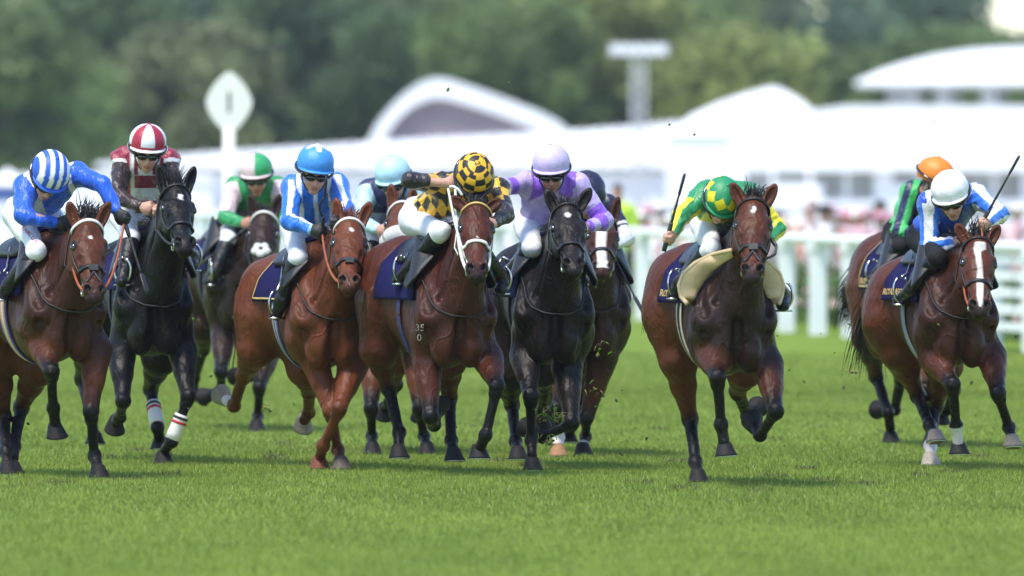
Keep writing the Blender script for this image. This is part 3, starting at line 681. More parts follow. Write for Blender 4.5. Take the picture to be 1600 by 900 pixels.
    for li, (kind, pts, signs, o) in enumerate(H['legs']):
        fore = kind == 'F'; ln = [.43, .30, .155] if fore else [.46, .37, .165]; ln = [x * S for x in ln]
        J = chain(pts, ln, signs, D, o.get('dy', .20 if fore else 1.12)); legs.append((fore, J, o))
        k = 1 if np.dot(J[0] - C0, sd) > 0 else -1
        if fore:
            q.cone(B(.24, .145 * k, .26), J[0], .125 * S, .092 * S, .06, g)
            q.cone(J[0], J[1], .088 * S, .048 * S, .05, g); mid = J[0] * .72 + J[1] * .28
            q.cone(J[0] * .8 + J[1] * .2, J[0] * .55 + J[1] * .45, .080 * S, .068 * S, .04, g)
            u_ = nrm(J[1] - J[0]); w_x = nrm(np.cross(u_, V(0, 1, .2)))
            q.cone(J[0] + w_x * .045 * k, J[0] * .4 + J[1] * .6 + w_x * .030 * k, .055 * S, .030 * S, .018, g)
            q.cone(J[0] - w_x * .045 * k, J[0] * .5 + J[1] * .5 - w_x * .026 * k, .052 * S, .030 * S, .018, g)
            q.ell(J[1] + V(0, -.008, .01), (.054 * S, .050 * S, .052 * S), None, .016, g); q.ell(J[1] + nrm(J[2] - J[1]) * .04, (.046 * S, .046 * S, .036 * S), None, .014, g)
            c0 = J[1] + nrm(J[2] - J[1]) * .03; q.cone(c0, J[2], .034 * S, .031 * S, .02, g)
            q.cone(J[1] + nrm(J[2] - J[1]) * .02 + V(0, .02, 0), J[2] + V(0, .016, 0), .028 * S, .026 * S, .01, g)
            q.ell(J[2], (.045 * S,) * 3, None, .02, g)
            q.ell(J[2] + V(0, .025, .0), (.032 * S,) * 3, None, .015, g)
            q.cone(J[2], J[3] * .75 + J[2] * .25, .036 * S, .036 * S, .02, g)
        else:
            hip = B(1.22, .13 * k, bz - .45)
            q.cone(hip, J[0], .19 * S, .125 * S, .10, g); q.cone(J[0], J[0] * .55 + J[1] * .45, .115 * S, .078 * S, .05, g)
            q.cone(J[0] * .55 + J[1] * .45, J[1], .078 * S, .046 * S, .04, g)
            q.ell(J[1], (.052 * S, .058 * S, .065 * S), None, .025, g)
            bkd = nrm(nrm(J[1] - J[0]) - nrm(J[2] - J[1]) + V(0, .3, 0)); q.ell(J[1] + bkd * .045, (.03 * S,) * 3, None, .03, g)
            q.cone(J[1], J[2], .042 * S, .035 * S, .025, g); q.ell(J[2], (.046 * S,) * 3, None, .02, g)
            q.cone(J[2], J[3] * .75 + J[2] * .25, .037 * S, .037 * S, .02, g)
    dockp = B(1.62, 0, bz - .18)
    q.cone(B(1.45, 0, bz - .14), dockp, .07, .035, .05, 'body')
    wr = lambda x, y, z: .0022 * np.sin(23 * x + 2 * np.sin(11 * z)) * np.sin(19 * z + 9 * y) + .0006 * np.sin(52 * x + 3 * np.sin(17 * z)) * np.sin(31 * z + 23 * y)
    v, fc = q.mesh(H.get('h', .009), wr)
    # coat colours; the darker torso is part coat pattern, part painted shade
    base = V(*H['coat']) * V(.54, .54, .54); dark = V(*H.get('dark', tuple(base * .35))); pts_ = V(*H.get('points', (.010, .008, .008))) * .7; dark = dark * .5; pts_ = pts_ * .45
    n = len(v); w_ = np.zeros(n); lc = np.linalg.norm(v[:, None, :2] - C0[None, None, :2], axis=2)[:, 0]
    hdist = (v - Pl) @ a; perp = np.linalg.norm((v - Pl) - hdist[:, None] * a, axis=1)
    headw = sstep(.28, .12, np.maximum(perp - .06, 0)) * (hdist > -.12)
    no = vnoise(v, 5, H['cx'])
    lback = -(v - C0) @ f
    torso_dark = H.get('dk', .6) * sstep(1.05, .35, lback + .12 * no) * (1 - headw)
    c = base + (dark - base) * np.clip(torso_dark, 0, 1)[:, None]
    hi = V(*H.get('legc', tuple(base)))
    whites = np.zeros(n)
    for fore, J, o in legs:
        best = np.full(n, 9.); tt = np.zeros(n)
        for i in range(3):
            ba = J[i + 1] - J[i]; t = np.clip(((v - J[i]) @ ba) / (ba @ ba), 0, 1); d = np.linalg.norm(v - J[i] - t[:, None] * ba, axis=1)
            u = d < best; best = np.where(u, d, best); tt = np.where(u, i + t, tt)
        near = sstep(.16, .10, best)
        up_ = near * sstep(.05, .35, tt + .1 * no); c = c + (hi - c) * (up_ * (.9 if fore else .5))[:, None]
        bl = near * sstep(H.get('pt0', .55), H.get('pt1', .95), tt + .12 * no + (0 if fore else -.1)); c = c + (pts_ - c) * bl[:, None]
        if 'sock' in o: whites = np.maximum(whites, near * sstep(o['sock'] - .06, o['sock'] + .06, tt + .1 * no))
    muz = sstep(.48, .60, (hdist / hs) + .03 * no) * (np.abs(perp) < .2) * (hdist < .75)
    c = c + (V(.014, .011, .011) - c) * (muz * H.get('muz', .9))[:, None]
    hx = (v - Pl) @ hsd / hs; hb = (v - Pl) @ b / hs; ht = hdist / hs
    ermask = (ht < -.02) & (perp < .3) & (hb > -.1) & (np.abs(hx) > .03); c = np.where((ermask & (ht < -.11))[:, None], c * .35, c)
    for (t0, x0, r0, st) in H.get('stars', []):
        dd = np.sqrt(((ht - t0) / st) ** 2 + (hx - x0) ** 2); whites = np.maximum(whites, sstep(r0 * 1.25, r0 * .8, dd + .010 * vnoise(v, 60, 3)) * (hb < .1) * (perp < .25))
    if 'blaze' in H:
        bx = np.interp(ht, [q_[0] for q_ in H['blaze']], [q_[1] for q_ in H['blaze']]); bw = np.interp(ht, [q_[0] for q_ in H['blaze']], [q_[2] for q_ in H['blaze']], left=0, right=0)
        whites = np.maximum(whites, (bw > .001) * sstep(bw * 1.15 + .002, bw * .85, np.abs(hx - bx) + .003 * no) * (hb < .075) * (perp < .25))
    for k in (-1, 1):
        nd_ = np.linalg.norm(v - hd(.535, .041 * k, .005), axis=1); c = c + (V(.004, .003, .003) - c) * sstep(.034, .020, nd_)[:, None]
        ed_ = np.linalg.norm(v - hd(.197, .088 * k, .040), axis=1); c = c + (V(.010, .008, .008) - c) * (sstep(.052, .028, ed_) * .85)[:, None]
    c = c + (V(.62, .58, .55) - c) * whites[:, None]
    c = c * (1 + .14 * vnoise(v, 3, 5) + .08 * vnoise(v, 14, 6))[:, None]
    gb = V(C0[0] - f[0] * .6, D + .6, 0)
    O = put(name, v, fc, M['coat'], base=gb, cols=np.clip(c, .002, 1))
    # eyes
    for k in (-1, 1):
        m = MB(); m.ell(hd(.197, .090 * k, .045), (.020 * hs, .029 * hs, .022 * hs), hA, 14, 8); m.put('eye', M['eye'], O)
    # hooves with plates
    for fore, J, o in legs:
        d = nrm(J[3] - J[2]); c3 = J[3] + d * .0; hh = .085; gs = 1.0
        fwd = nrm(f - d * np.dot(f, d)) if abs(np.dot(f, d)) < .95 else nrm(up - d * np.dot(up, d))
        if 'toe' in o: fwd = nrm(V(*o['toe'])); fwd = nrm(fwd - d * np.dot(fwd, d))
        planted = J[3][2] < .085
        if planted: d = nrm(V(0, 0, -1) + f * .10); fwd = nrm(f - d * np.dot(f, d)); c3 = V(J[3][0], J[3][1], .044)
        elif J[3][2] < .36 and J[3][2] < J[2][2] - .04:
            al = float(sstep(.12, .40, J[3][2])); d = nrm(d * al + (V(0, 0, -1) + f * .1) * (1 - al)); fwd = nrm(f - d * np.dot(f, d)) if abs(np.dot(f, d)) < .9 else nrm(up - d * np.dot(up, d))
        s_ = np.cross(d, fwd); m = MB(); nu = 20; vs = []; prof = [(-.052, .030, -.018), (-.040, .042, -.012), (-.030, .046, -.008), (.0, .056, 0.), (.030, .067, .010), (.042, .072, .015), (.044, .064, .014), (.036, .02, .008)]
        for (h_, r_, off) in prof:
            for k in range(nu):
                t = 2 * pi * k / nu; rr = r_ * (1 - .12 * max(0, -cos(t)) ** 2); vs.append(c3 + d * h_ + (fwd * (off + rr * 1.05 * cos(t)) + s_ * rr * sin(t)) * gs)
        np_ = len(prof); fs = [(j * nu + k, (j + 1) * nu + k, (j + 1) * nu + (k + 1) % nu, j * nu + (k + 1) % nu) for j in range(np_ - 1) for k in range(nu)] + [tuple((np_ - 1) * nu + k for k in range(nu))[::-1], tuple(range(nu))]
        hc = o.get('hoof', (.014, .013, .013)); m.add(vs, fs, hc); ho = m.put('hoof', M['hoof'], O, cols=True)
        m = MB(); pts = [c3 + d * .046 + fwd * (.014 + .056 * cos(t)) + s_ * .056 * sin(t) for t in np.linspace(-2.3, 2.3, 18)]
        m.tube(pts, .009, 6, flat=.6); m.put('horseshoe', M['shoe'], ho)
    # mane tuft between the ears, mane, tail
    hc = H.get('hair', (.012, .010, .010)); m = MB()
    tl = H.get('tuft', .13); hair(m, hd(-.005, 0, .06), up * 1. + V(0, .45, 0) + sd * H.get('tuftx', .1), tl, 150, .36, .07, .0040, hc, 3, .022 * hs); m.put('forelock', M['hair'], O, cols=True)
    m = MB()
    for i in range(9):
        p0 = hd(.05, 0, .16) * (1 - i / 9) + B(.36, 0, .86) * (i / 9) + up * .04; hair(m, p0, up * .55 + V(0, .7, 0) + sd * .25 * H.get('mside', -1), .13, 50, .3, .22, .004, hc, i, .02)
    m.put('mane', M['hair'], O, cols=True)
    m = MB(); td = H.get('tail', (-.15, .85, -.35)); hair(m, dockp, V(*td), H.get('tailL', .75), 260, .09, H.get('tailg', .30), .0055, hc, 11, .02); m.put('tail', M['hair'], O, cols=True)
    # ---- tack
    def hug(orig, dirs, groups, rmax=.55, n=70):
        ts = np.linspace(.01, rmax, n); pts = orig[None, None] + dirs[:, None, :] * ts[None, :, None]
        fv = q.at(pts.reshape(-1, 3), groups).reshape(len(dirs), n); cr = (fv[:, :-1] < 0) & (fv[:, 1:] >= 0); first = np.where(cr.any(1), cr.argmax(1), 0)
        i = np.arange(len(dirs)); f0, f1 = fv[i, first], fv[i, first + 1]; return ts[first] + (ts[1] - ts[0]) * np.where(cr.any(1), f0 / (f0 - f1), 0)
    SM = M[H.get('strap', 'leather')]
    br = empty('bridle', gb); br.parent = O; br.location = (0, 0, 0)
    def ring(t, e0, ang, off, tilt=0.):
        o_ = hd(t, 0, e0); dr = np.array([nrm(hsd * sin(x) - b * cos(x) + a * tilt * cos(x)) for x in ang]); r_ = hug(o_, dr, ('head',), .2 * hs, 60); return o_ + dr * (r_ + off)[:, None], dr
    m = MB(); pts, nr = ring(.065, .06, np.linspace(-1.75, 1.75, 26), .004, -.15)
    bbm = H.get('brow'); strap(m, pts, nr, .012 if bbm == 'gold' else .022 if bbm else .018, .007, col=(.7, .7, .7)); m.put('browband', M[bbm] if bbm else SM, br)
    if H.get('mask'): pass
    m = MB(); ang = np.linspace(0, 2 * pi, 40, endpoint=False); pts, nr = ring(H.get('nbt', .37), .06, ang, .004, H.get('nbtilt', .12))
    if H.get('fleece'): m.tube(pts, .062, 12, closed=True)
    else: strap(m, pts, nr, .022, .008, closed=True)
    if H.get('cross'):
        for k in (-1, 1):
            pp, nn = [], []
            for t, s_ in ((.34, .066 * k), (.38, .03 * k), (.42, 0), (.47, -.03 * k), (.50, -.05 * k)):
                o_ = hd(t, s_, .06); r_ = hug(o_, np.array([-b]), ('head',), .15, 40)[0]; pp.append(o_ - b * (r_ + .004)); nn.append(-b)
            strap(m, pp, nn, .014, .006)
    m.put('noseband', M['fleece'] if H.get('fleece') else SM, br)
    if H.get('crosspatch'):
        o_ = hd(.395, 0, .06); r_ = hug(o_, np.array([-b]), ('head',), .15, 40)[0]; m = MB(); m.box(o_ - b * (r_ + .008), (.055, .05, .016), hA); m.put('nose_plate', SM, br, smooth=False)
    if H.get('pompom'):
        o_ = hd(.40, 0, .06); r_ = hug(o_, np.array([-b]), ('head',), .15, 40)[0]; m = MB()
        for x in (0, 1, 2, 3, 4): m.ell(o_ - b * (r_ + .01) + (hsd * cos(x * 1.2566 + .3) + a * sin(x * 1.2566 + .3)) * .042, (.034, .034, .026), hA)
        m.put('fleece_cross', M['fleece'], br)
        m = MB(); m.ell(o_ - b * (r_ + .03), (.014, .014, .012), hA); m.put('stud', M['leather'], br)
    bits = []
    for k in (-1, 1):
        m = MB(); pp = []; nn = []
        for t in np.linspace(.06, .475, 12):
            o_ = hd(t, 0, .075 + .02 * sin(t * 6)); r_ = hug(o_, np.array([hsd * k]), ('head',), .2, 50)[0]; pp.append(o_ + hsd * k * (r_ + .004)); nn.append(hsd * k)
        if H.get('cheekfleece'): m.tube(pp[4:], .026, 8)
        strap(m, pp, nn, .016, .007); m.put('cheek_strap', M['white_strap'] if H.get('cheekfleece') else SM, br)
        m = MB(); pp = []; nn = []
        for t, e in ((.03, .08), (.10, .15), (.18, .215), (.25, .20)):
            o_ = hd(t, 0, e); r_ = max(.02, hug(o_, np.array([hsd * k]), ('head', 'neck'), .2, 50)[0]); pp.append(o_ + hsd * k * (r_ + .004)); nn.append(hsd * k)
        strap(m, pp, nn, .014, .006); m.put('throat_lash', SM, br)
        bc = pp[0] * 0 + hd(.485, 0, .085); r_ = hug(bc, np.array([hsd * k]), ('head',), .2, 50)[0]; bc = bc + hsd * k * (r_ + .012); bits.append(bc)
        m = MB(); m.tube([bc + (a * cos(t) + b * sin(t)) * .038 for t in np.linspace(0, 2 * pi, 20, endpoint=False)], .006, 6, closed=True); m.put('bit_ring', M['steel'], br)
        if H.get('blinker'):
            m = MB(); o_ = hd(.20, .105 * k, .06); m.ell(o_, (.03, .055, .045), hA); m.put('cheek_piece', M['fleece'] if H['blinker'] == 'w' else SM, br)
    # body tack
    bo = lambda l: C0 - f * l * S + sd * bend(l) * S + up * (zb + .45 * S)
    def bring(l, ths, off, shear=0., groups=('body',)):
        o_ = bo(l); dr = np.array([nrm(sd * sin(t) + up * cos(t) - f * shear * cos(t)) for t in ths]); return o_ + dr * (hug(o_, dr, groups) + off)[:, None], dr
    def patch(nm, l0, l1, t0, t1, off, th, mt, parent, nl=12, nt_=24, rnd=0., groups=('body',), edge=None):
        A = []; ds = []
        for i in range(nl + 1):
            u = i / nl; l = l0 + (l1 - l0) * u; k = rnd * (1 - sqrt(max(0, 1 - (2 * u - 1) ** 4))) if rnd else 0
            ths = np.linspace(t0 + (t1 - t0) * 0 + (k if t0 * t1 < 0 else 0) * (-1 if t0 > 0 else 1), t1 - k * (1 if t1 > 0 else -1) * (1 if abs(t1) > abs(t0) or t0 * t1 < 0 else 0), nt_ + 1)
            if t0 * t1 >= 0 and abs(t0) > abs(t1): ths = np.linspace(t0 - k * np.sign(t0), t1, nt_ + 1)
            p, dr = bring(l, ths, off, 0, groups); A.append(p); ds.append(dr)
        A = np.array(A); ds = np.array(ds); vs = np.vstack([A.reshape(-1, 3), (A + ds * th).reshape(-1, 3)]); n1 = nt_ + 1; N_ = (nl + 1) * n1; fs = []
        for i in range(nl):
            for j in range(nt_):
                a_ = i * n1 + j; fs += [(a_, a_ + 1, a_ + n1 + 1, a_ + n1), (N_ + a_, N_ + a_ + n1, N_ + a_ + n1 + 1, N_ + a_ + 1)]
        bd = [i * n1 for i in range(nl + 1)] + [nl * n1 + j for j in range(1, n1)] + [i * n1 + nt_ for i in range(nl - 1, -1, -1)] + [j for j in range(nt_ - 1, 0, -1)]
        for i in range(len(bd)): x, y = bd[i], bd[(i + 1) % len(bd)]; fs.append((x, y, N_ + y, N_ + x))
        return put(nm, vs, fs, mt, parent)
    cth = H.get('cloth', 1.45)
    sc = patch('saddle_cloth', .34, 1.04, -cth, cth, .012, .012, M['cloth'], O, 14, 40)
    if H.get('trim', 0):
        m = MB()
        for k in (-1, 1):
            pp = []; nn = []
            for l in np.linspace(.48, 1.02, 14): p_, d_ = bring(l, [k * (cth - .07)], .026); pp.append(p_[0]); nn.append(d_[0])
            for t in np.linspace(cth - .12, .3, 12): p_, d_ = bring(1.02, [k * t], .026); pp.append(p_[0]); nn.append(d_[0])
            strap(m, pp, nn, .012, .003)
        m.put('gold_trim', M['gold'], sc)
    if H.get('word'):
        me, _ = text_mesh(H['word'], .085, .001); vv = np.array([v_.co[:] for v_ in me.vertices]); x0, x1 = vv[:, 0].min(), vv[:, 0].max()
        for k in (-1, 1):
            pp = []; ls = []
            for p_ in vv:
                u = (p_[0] - x0) / (x1 - x0); l = (1.0 - .5 * u) if k < 0 else (.5 + .5 * u); th = k * (cth - .13 - p_[1] / .40); pr, dr = bring(l, [th], .0275 + (.002 if p_[2] > 0 else 0)); pp.append(pr[0])
            put('lettering', pp, [tuple(p_.vertices) for p_ in me.polygons], M['gold'], sc, smooth=False)
    patch('saddle', .52, .95, -.62, .62, .028, .03, M['leather'], O, 10, 16, .25)
    for k in (-1, 1):
        if H.get('creamflap'):
            outer = [(1142, 391), (1112, 398), (1086, 411), (1068, 427), (1061, 446), (1064, 463), (1074, 475)]; inner = [(1146, 402), (1128, 413), (1112, 426), (1100, 440), (1092, 453), (1086, 466), (1079, 478)]
            def on(px, py, r_):
                ds = np.arange(.30, -.4, -.015); pt = np.array([P(px, py, D + t) for t in ds]); fv = q.at(pt, ('body', 'neck', 'leg')); ok = np.nonzero(fv >= r_)[0]; return pt[ok[0]] if len(ok) else pt[0]
            A = []; n1 = 7; 
            for (ox, oy), (ix, iy) in zip(outer, inner):
                po, pi_ = on(ox, oy, .055), on(ix, iy, .012)
                if po[1] > D + .06: po = P(ox, oy, D + .06)
                if k > 0: po, pi_ = [z_ - 2 * np.dot(z_ - C0, sd) * sd for z_ in (po, pi_)]
                A.append([pi_ + (po - pi_) * t + V(0, -.012 * sin(pi * t), 0) for t in np.linspace(0, 1, n1)])
            A = np.array(A)
            fine = np.array([[[np.interp(u, range(len(outer)), A[:, j_, x_]) for x_ in range(3)] for j_ in range(n1)] for u in np.linspace(0, len(outer) - 1, 25)]); fr_ = fine.reshape(-1, 3); nb_ = len(fr_); vs = np.vstack([fr_, fr_ + V(0, .022, 0)]); fs = []
            for i_ in range(24):
                for j_ in range(n1 - 1): a_ = i_ * n1 + j_; fs += [(a_, a_ + 1, a_ + n1 + 1, a_ + n1), (nb_ + a_, nb_ + a_ + n1, nb_ + a_ + n1 + 1, nb_ + a_ + 1)]
            bd = [i_ * n1 for i_ in range(25)] + [24 * n1 + j_ for j_ in range(1, n1)] + [i_ * n1 + n1 - 1 for i_ in range(23, -1, -1)] + list(range(n1 - 2, 0, -1))
            for i_ in range(len(bd)): x_, y_ = bd[i_], bd[(i_ + 1) % len(bd)]; fs.append((x_, y_, nb_ + y_, nb_ + x_))
            fl = put('saddle_flap', vs, fs, M['cream'], O)
            m = MB(); m.tube(fine[:, -1] + V(0, .011, 0), .014, 8); m.put('piping', M['cream'], fl)
        else: patch('saddle_flap', .17, .46, k * .40, k * 1.20, .055, .016, M[H.get('flapm', 'leather')], O, 12, 14, .35, ('body', 'neck'))
    gcs = H.get('girth', [(.02, .02, .05)]); 
    ths = np.concatenate([np.linspace(cth - .2, 2 * pi - cth + .2, 40)]); gr = None
    for i, gc in enumerate(gcs):
        m = MB(); l = .60 + (i - (len(gcs) - 1) / 2) * .026; p_, d_ = bring(l, ths, .006); strap(m, p_, d_, .026 if len(gcs) > 1 else .07, .006, col=gc)
        if gr is None: gr = m.put('girth', M['strapv'], O, cols=True)
        else: m.put('girth_stripe', M['strapv'], gr, cols=True)
    if H.get('breast', 1):
        w0 = B(.02, 0, .46); w1 = B(.40, 0, .80); o_ = (w0 + w1) / 2; wv = nrm(w1 - w0); t_ = np.linspace(.35, 2 * pi - .35, 44); dr = np.array([nrm(wv * cos(x) + sd * sin(x)) for x in t_])
        r_ = hug(o_, dr, ('body', 'neck'), .6, 90); m = MB(); ok = r_ > .05; strap(m, (o_ + dr * (r_ + .006)[:, None])[ok], dr[ok], .014, .006); m.put('neck_strap', SM if H.get('strap') != 'white_strap' else M['leather'], O)
    for bt in H.get('boots', []):
        fore, J, o = legs[bt]; d = J[2] - J[1]; m = MB(); u = nrm(d); s_ = nrm(np.cross(u, V(0, 1, .01)))
        m.tube([J[1] + d * t + V(0, .008, 0) for t in (.38, .45, .62, .8, .95)], [.047, .049, .048, .050, .054], 16, (.68, .66, .62)); bb = m.put('leg_bandage', M['strapv'], O, cols=True)
        for t, cc in ((.46, (.02, .02, .02)), (.56, (.5, .02, .04))): m = MB(); m.tube([J[1] + d * (t - .028) + V(0, .008, 0), J[1] + d * (t + .028) + V(0, .008, 0)], .0515, 16, cc); m.put('stripe', M['strapv'], bb, cols=True)
    if H.get('freeze'):
        for s_t, zz in (('35', .40), ('0', .335)):
            me, _ = text_mesh(s_t, .062, .001); vv = np.array([v_.co[:] for v_ in me.vertices]); pp = []
            o2 = B(.30, -.02, zz)
            for p_ in vv:
                xx = p_[0] - vv[:, 0].mean(); og = P(H['freeze'][0], H['freeze'][1], D) + V(xx, 0, p_[1] + (zz - .40)); og[1] = D + .45; r_ = None
                ts = np.linspace(.0, .9, 90); pt = og + V(0, -1, 0) * ts[:, None]; fv = q.at(pt, ('body', 'neck', 'leg')); ins = np.nonzero(fv < 0)[0]; k = ins[-1] if len(ins) else 40
                pp.append(pt[min(k + 1, 89)] + V(0, -.003, 0))
            put('freeze_brand', pp, [tuple(p_.vertices) for p_ in me.polygons], M['white_strap'], O, smooth=False)
    tag(O, H['label'], 'horse', 'racehorses galloping down the turf')
    print(name, 'zb', round(zb, 2), 'rump', round(rt, 2), 'hooves', [round(float(J[3][2]), 2) for _, J, _ in legs], len(v))
    HORSES[H['id']] = dict(O=O, B=B, C0=C0, f=f, sd=sd, zb=zb, S=S, bits=bits, br=br, D=D, SM=SM, gb=gb, hug=hug, q=q)
    return O
# ------------------------------------------------------------------ riders
def frame(pitch, yaw=0, roll=0):
    fd, hu, hr = V(0, -1, 0), V(0, 0, 1), V(1, 0, 0)
    p, y_, r = radians(pitch), radians(yaw), radians(roll)
    fd, hu = rodr(fd, hr, p), rodr(hu, hr, p)
    fd, hu, hr = [rodr(q, V(0, 0, 1), y_) for q in (fd, hu, hr)]
    hu, hr = rodr(hu, fd, r), rodr(hr, fd, r); return hr, fd, hu
def hand_sdf(q, wr, hc, side_up, grow=0., g='hand', seed=0):
    """a closed fist: palm, four curled fingers of unequal length and a thumb"""
    d = nrm(hc - wr); u = nrm(side_up - d * np.dot(side_up, d)); c = np.cross(d, u)   # u: towards the thumb, c: curl side
    if c[1] < 0: c = -c
    pm = wr + d * .052; q.ell(pm, (.040 + grow, .048 + grow, .020 + grow), (u, d, c), .015, g); q.cone(wr - d * .02, pm, .025 + grow, .026 + grow, .02, g)
    for i, (o, L) in enumerate(((.030, .92), (.010, 1.05), (-.010, 1.), (-.029, .8))):
        k0 = wr + d * (.088 - .004 * abs(i - 1)) + u * o; k1 = k0 + (d * .35 + c * .9) * .034 * L; k2 = k1 + (c * .35 - d * .9) * .028 * L; k3 = k2 - (d * .5 + c * .8) * .016 * L
        r = (.0108, .0112, .0106, .0092)[i] + grow; q.cone(pm + u * o, k0, r * 1.1, r * 1.1, .008, g); q.cone(k0, k1, r * 1.05, r, .003, g); q.cone(k1, k2, r, r * .92, .003, g); q.cone(k2, k3, r * .92, r * .8, .003, g)
    t0 = wr + d * .028 + u * .034; t1 = t0 + d * .036 + u * .016 + c * .014; t2 = t1 + d * .018 - u * .012 + c * .026
    q.cone(t0 - u * .012, t1, .015 + grow, .012 + grow, .012, g); q.cone(t1, t2, .012 + grow, .010 + grow, .004, g)
    return wr + d * .085 + c * .022, u, c
def limb_chain(pts, D, dy0, lens, signs):
    return chain(pts, lens, signs, D, dy0)
def rider(J):
    H = HORSES[J['h']]; D, B, f, sd = H['D'], H['B'], H['f'], H['sd']; k_ = J.get('k', 1.0)
    hd0 = J.get('hdy', .12); hc = P(J['head'][0], J['head'][1], D + hd0); hr, fd, hu = frame(*J['pose'])
    hc = hc - fd * .0
    helm = lambda x, y, z: hc + hr * x * k_ + fd * y * k_ + hu * z * k_
    face = lambda x, y, z: helm(x, y, z - .035)       # x right, y out of the face, z up; origin: helmet centre
    cdy = J.get('cdy', .36); shL = P(*J['shL'], D + cdy); shR = P(*J['shR'], D + cdy); ch = (shL + shR) / 2; pel = P(*J['pel'], D + J.get('pdy', .66))
    ba = nrm(pel - ch)
    arms = []
    for s in ('L', 'R'):
        a = J["arm" + s]; arms.append(chain([J["sh" + s]] + list(a[0]), [.29 * k_, .25 * k_], a[1], D, cdy))
    # legs: left from the photo, right mirrored in the plane of the horse
    def outside(px, py, dy, r):
        ds = np.arange(dy, -.35, -.02); pts = np.array([P(px, py, D + t) for t in ds]); fv = H['q'].at(pts, ('body', 'neck', 'leg')); ok = np.nonzero(fv >= r)[0]
        return pts[ok[0]] if len(ok) else pts[0]
    lw = [outside(*J['knee'], .50, .055), outside(*J['ank'], .75, .045), outside(*J['toe'], .62, .045)]
    d_ = lw[1] - lw[0]; L0 = np.linalg.norm(d_)
    print('shin', J['h'], round(L0, 2), [round(float(p[1] - D), 2) for p in lw], 'thigh', round(float(np.linalg.norm(lw[0] - pel)), 2))
    def mir(p): o = p - H['C0']; return p - 2 * np.dot(o, sd) * sd
    hipL = pel - sd * .10 + V(0, 0, -.03); hipR = pel + sd * .10 + V(0, 0, -.03)
    legs = [[hipL] + lw, [hipR] + [mir(p) for p in lw]]
    if J.get('toeR'): legs[1][3] = P(*J['toeR'], D + .62); legs[1][2] = P(J['toeR'][0] + 4, J['toeR'][1] - 14, D + .78)
    # ---- body: one continuous figure
    q = Sdf()
    q.ell(face(0, -.01, .0), (.076 * k_, .096 * k_, .095 * k_), (hr, fd, hu), .02)
    q.ell(face(0, .035, -.085), (.060 * k_, .062 * k_, .066 * k_), (hr, fd, hu), .03)
    q.ell(face(0, .060, -.145), (.030 * k_, .026 * k_, .022 * k_), (hr, fd, hu), .025)        # chin
    q.cone(face(0, .092, -.055), face(0, .108, -.088), .009 * k_, .014 * k_, .012)                 # nose
    for s in (-1, 1):
        q.ell(face(.030 * s, .080, -.035), (.022 * k_, .012 * k_, .008 * k_), (hr, fd, hu), .012)
        q.ell(face(.036 * s, .066, -.085), (.020 * k_, .016 * k_, .018 * k_), (hr, fd, hu), .015)
        q.sub(p_ell(face(.029 * s, .094, -.052), (.014 * k_, .010 * k_, .009 * k_), (hr, fd, hu)), .01)
        q.ell(face(.080 * s, .0, -.055), (.010 * k_, .020 * k_, .030 * k_), (hr, fd, hu), .008)    # ears
    q.ell(face(0, .092, -.113), (.024 * k_, .010 * k_, .006 * k_), (hr, fd, hu), .004); q.ell(face(0, .090, -.124), (.020 * k_, .010 * k_, .007 * k_), (hr, fd, hu), .004)
    nb = ch + V(0, -.01, .03); q.cone(nb, face(0, -.02, -.08), .060 * k_, .052 * k_, .03)
    q.econe(pel, ch + ba * .06, (.145, .105), (.155, .095), shR - shL, .06); q.cone(shL, shR, .062, .062, .05)
    for A in arms:
        wr = A[2] + nrm(A[1] - A[2]) * .05; q.cone(A[0], A[1], .050, .038, .03); q.cone(A[1], wr, .040, .026, .02)
    hn = []
    for s, A in zip('LR', arms): wr = A[2] + nrm(A[1] - A[2]) * .05; hn.append(hand_sdf(q, wr, A[2], J.get('up' + s, V(0, 0, 1)), 0, 'hand' + s))
    for Lg in legs:
        q.cone(Lg[0], Lg[1], .072, .040, .04); q.cone(Lg[1], Lg[2], .040, .030, .02); q.cone(Lg[2], Lg[3], .036, .028, .02)
    v, fc = q.mesh(.0085)
    sk = V(*J.get('skin', (.52, .28, .20))); c = np.tile(sk, (len(v), 1)); rel = v - hc
    lx, ly, lz = rel @ hr / k_, rel @ fd / k_, rel @ hu / k_
    lip = (np.abs(lx) < .024) & (np.abs(lz + .153) < .010) & (ly > .078); c[lip] = sk * V(.8, .45, .45)
    c = c * (1 + .25 * V(.6, -.2, -.2) * (((np.abs(np.abs(lx) - .036) < .02) & (np.abs(lz + .12) < .02) & (ly > .05))[:, None]))
    lz = lz + .035; hairm = (lz > -.07) & (lz < .03) & (ly < .0) & (np.linalg.norm(rel, axis=1) < .13); c[hairm] = J.get('hair', (.05, .03, .02))
    gb = V(pel[0], pel[1], 0) * 1.0 + V(0, 0, min(Lg[3][2] for Lg in legs) - .03)
    O = put('person', v, fc, M['skin'], base=gb, cols=c); tag(O, J['label'], 'jockey', 'jockeys riding the race')
    # ---- jacket
    q = Sdf(); gr = .014
    q.econe(pel + ba * -.05, ch + ba * .05, (.150 + gr, .108 + gr), (.168 + gr, .104 + gr), shR - shL, .06); q.cone(shL, shR, .070 + gr, .070 + gr, .05)
    q.cone(nb + V(0, .02, -.01), nb + (face(0, -.02, -.08) - nb) * .35, .075, .062, .03)
    for A in arms:
        e = A[2] + nrm(A[1] - A[2]) * (J['short'] if J.get('short') and A is arms[0] else .055); q.cone(A[0], A[1], .058 + gr, .042 + gr, .03); q.cone(A[1], e, .043 + gr, .034 + .006, .02)
    q.sub(p_cone(face(0, -.02, -.06), face(0, .12, -.16), .10, .075), .01)
    ph = J['head'][0] * .1
    rg = lambda t: 1 - np.abs(np.sin(t))
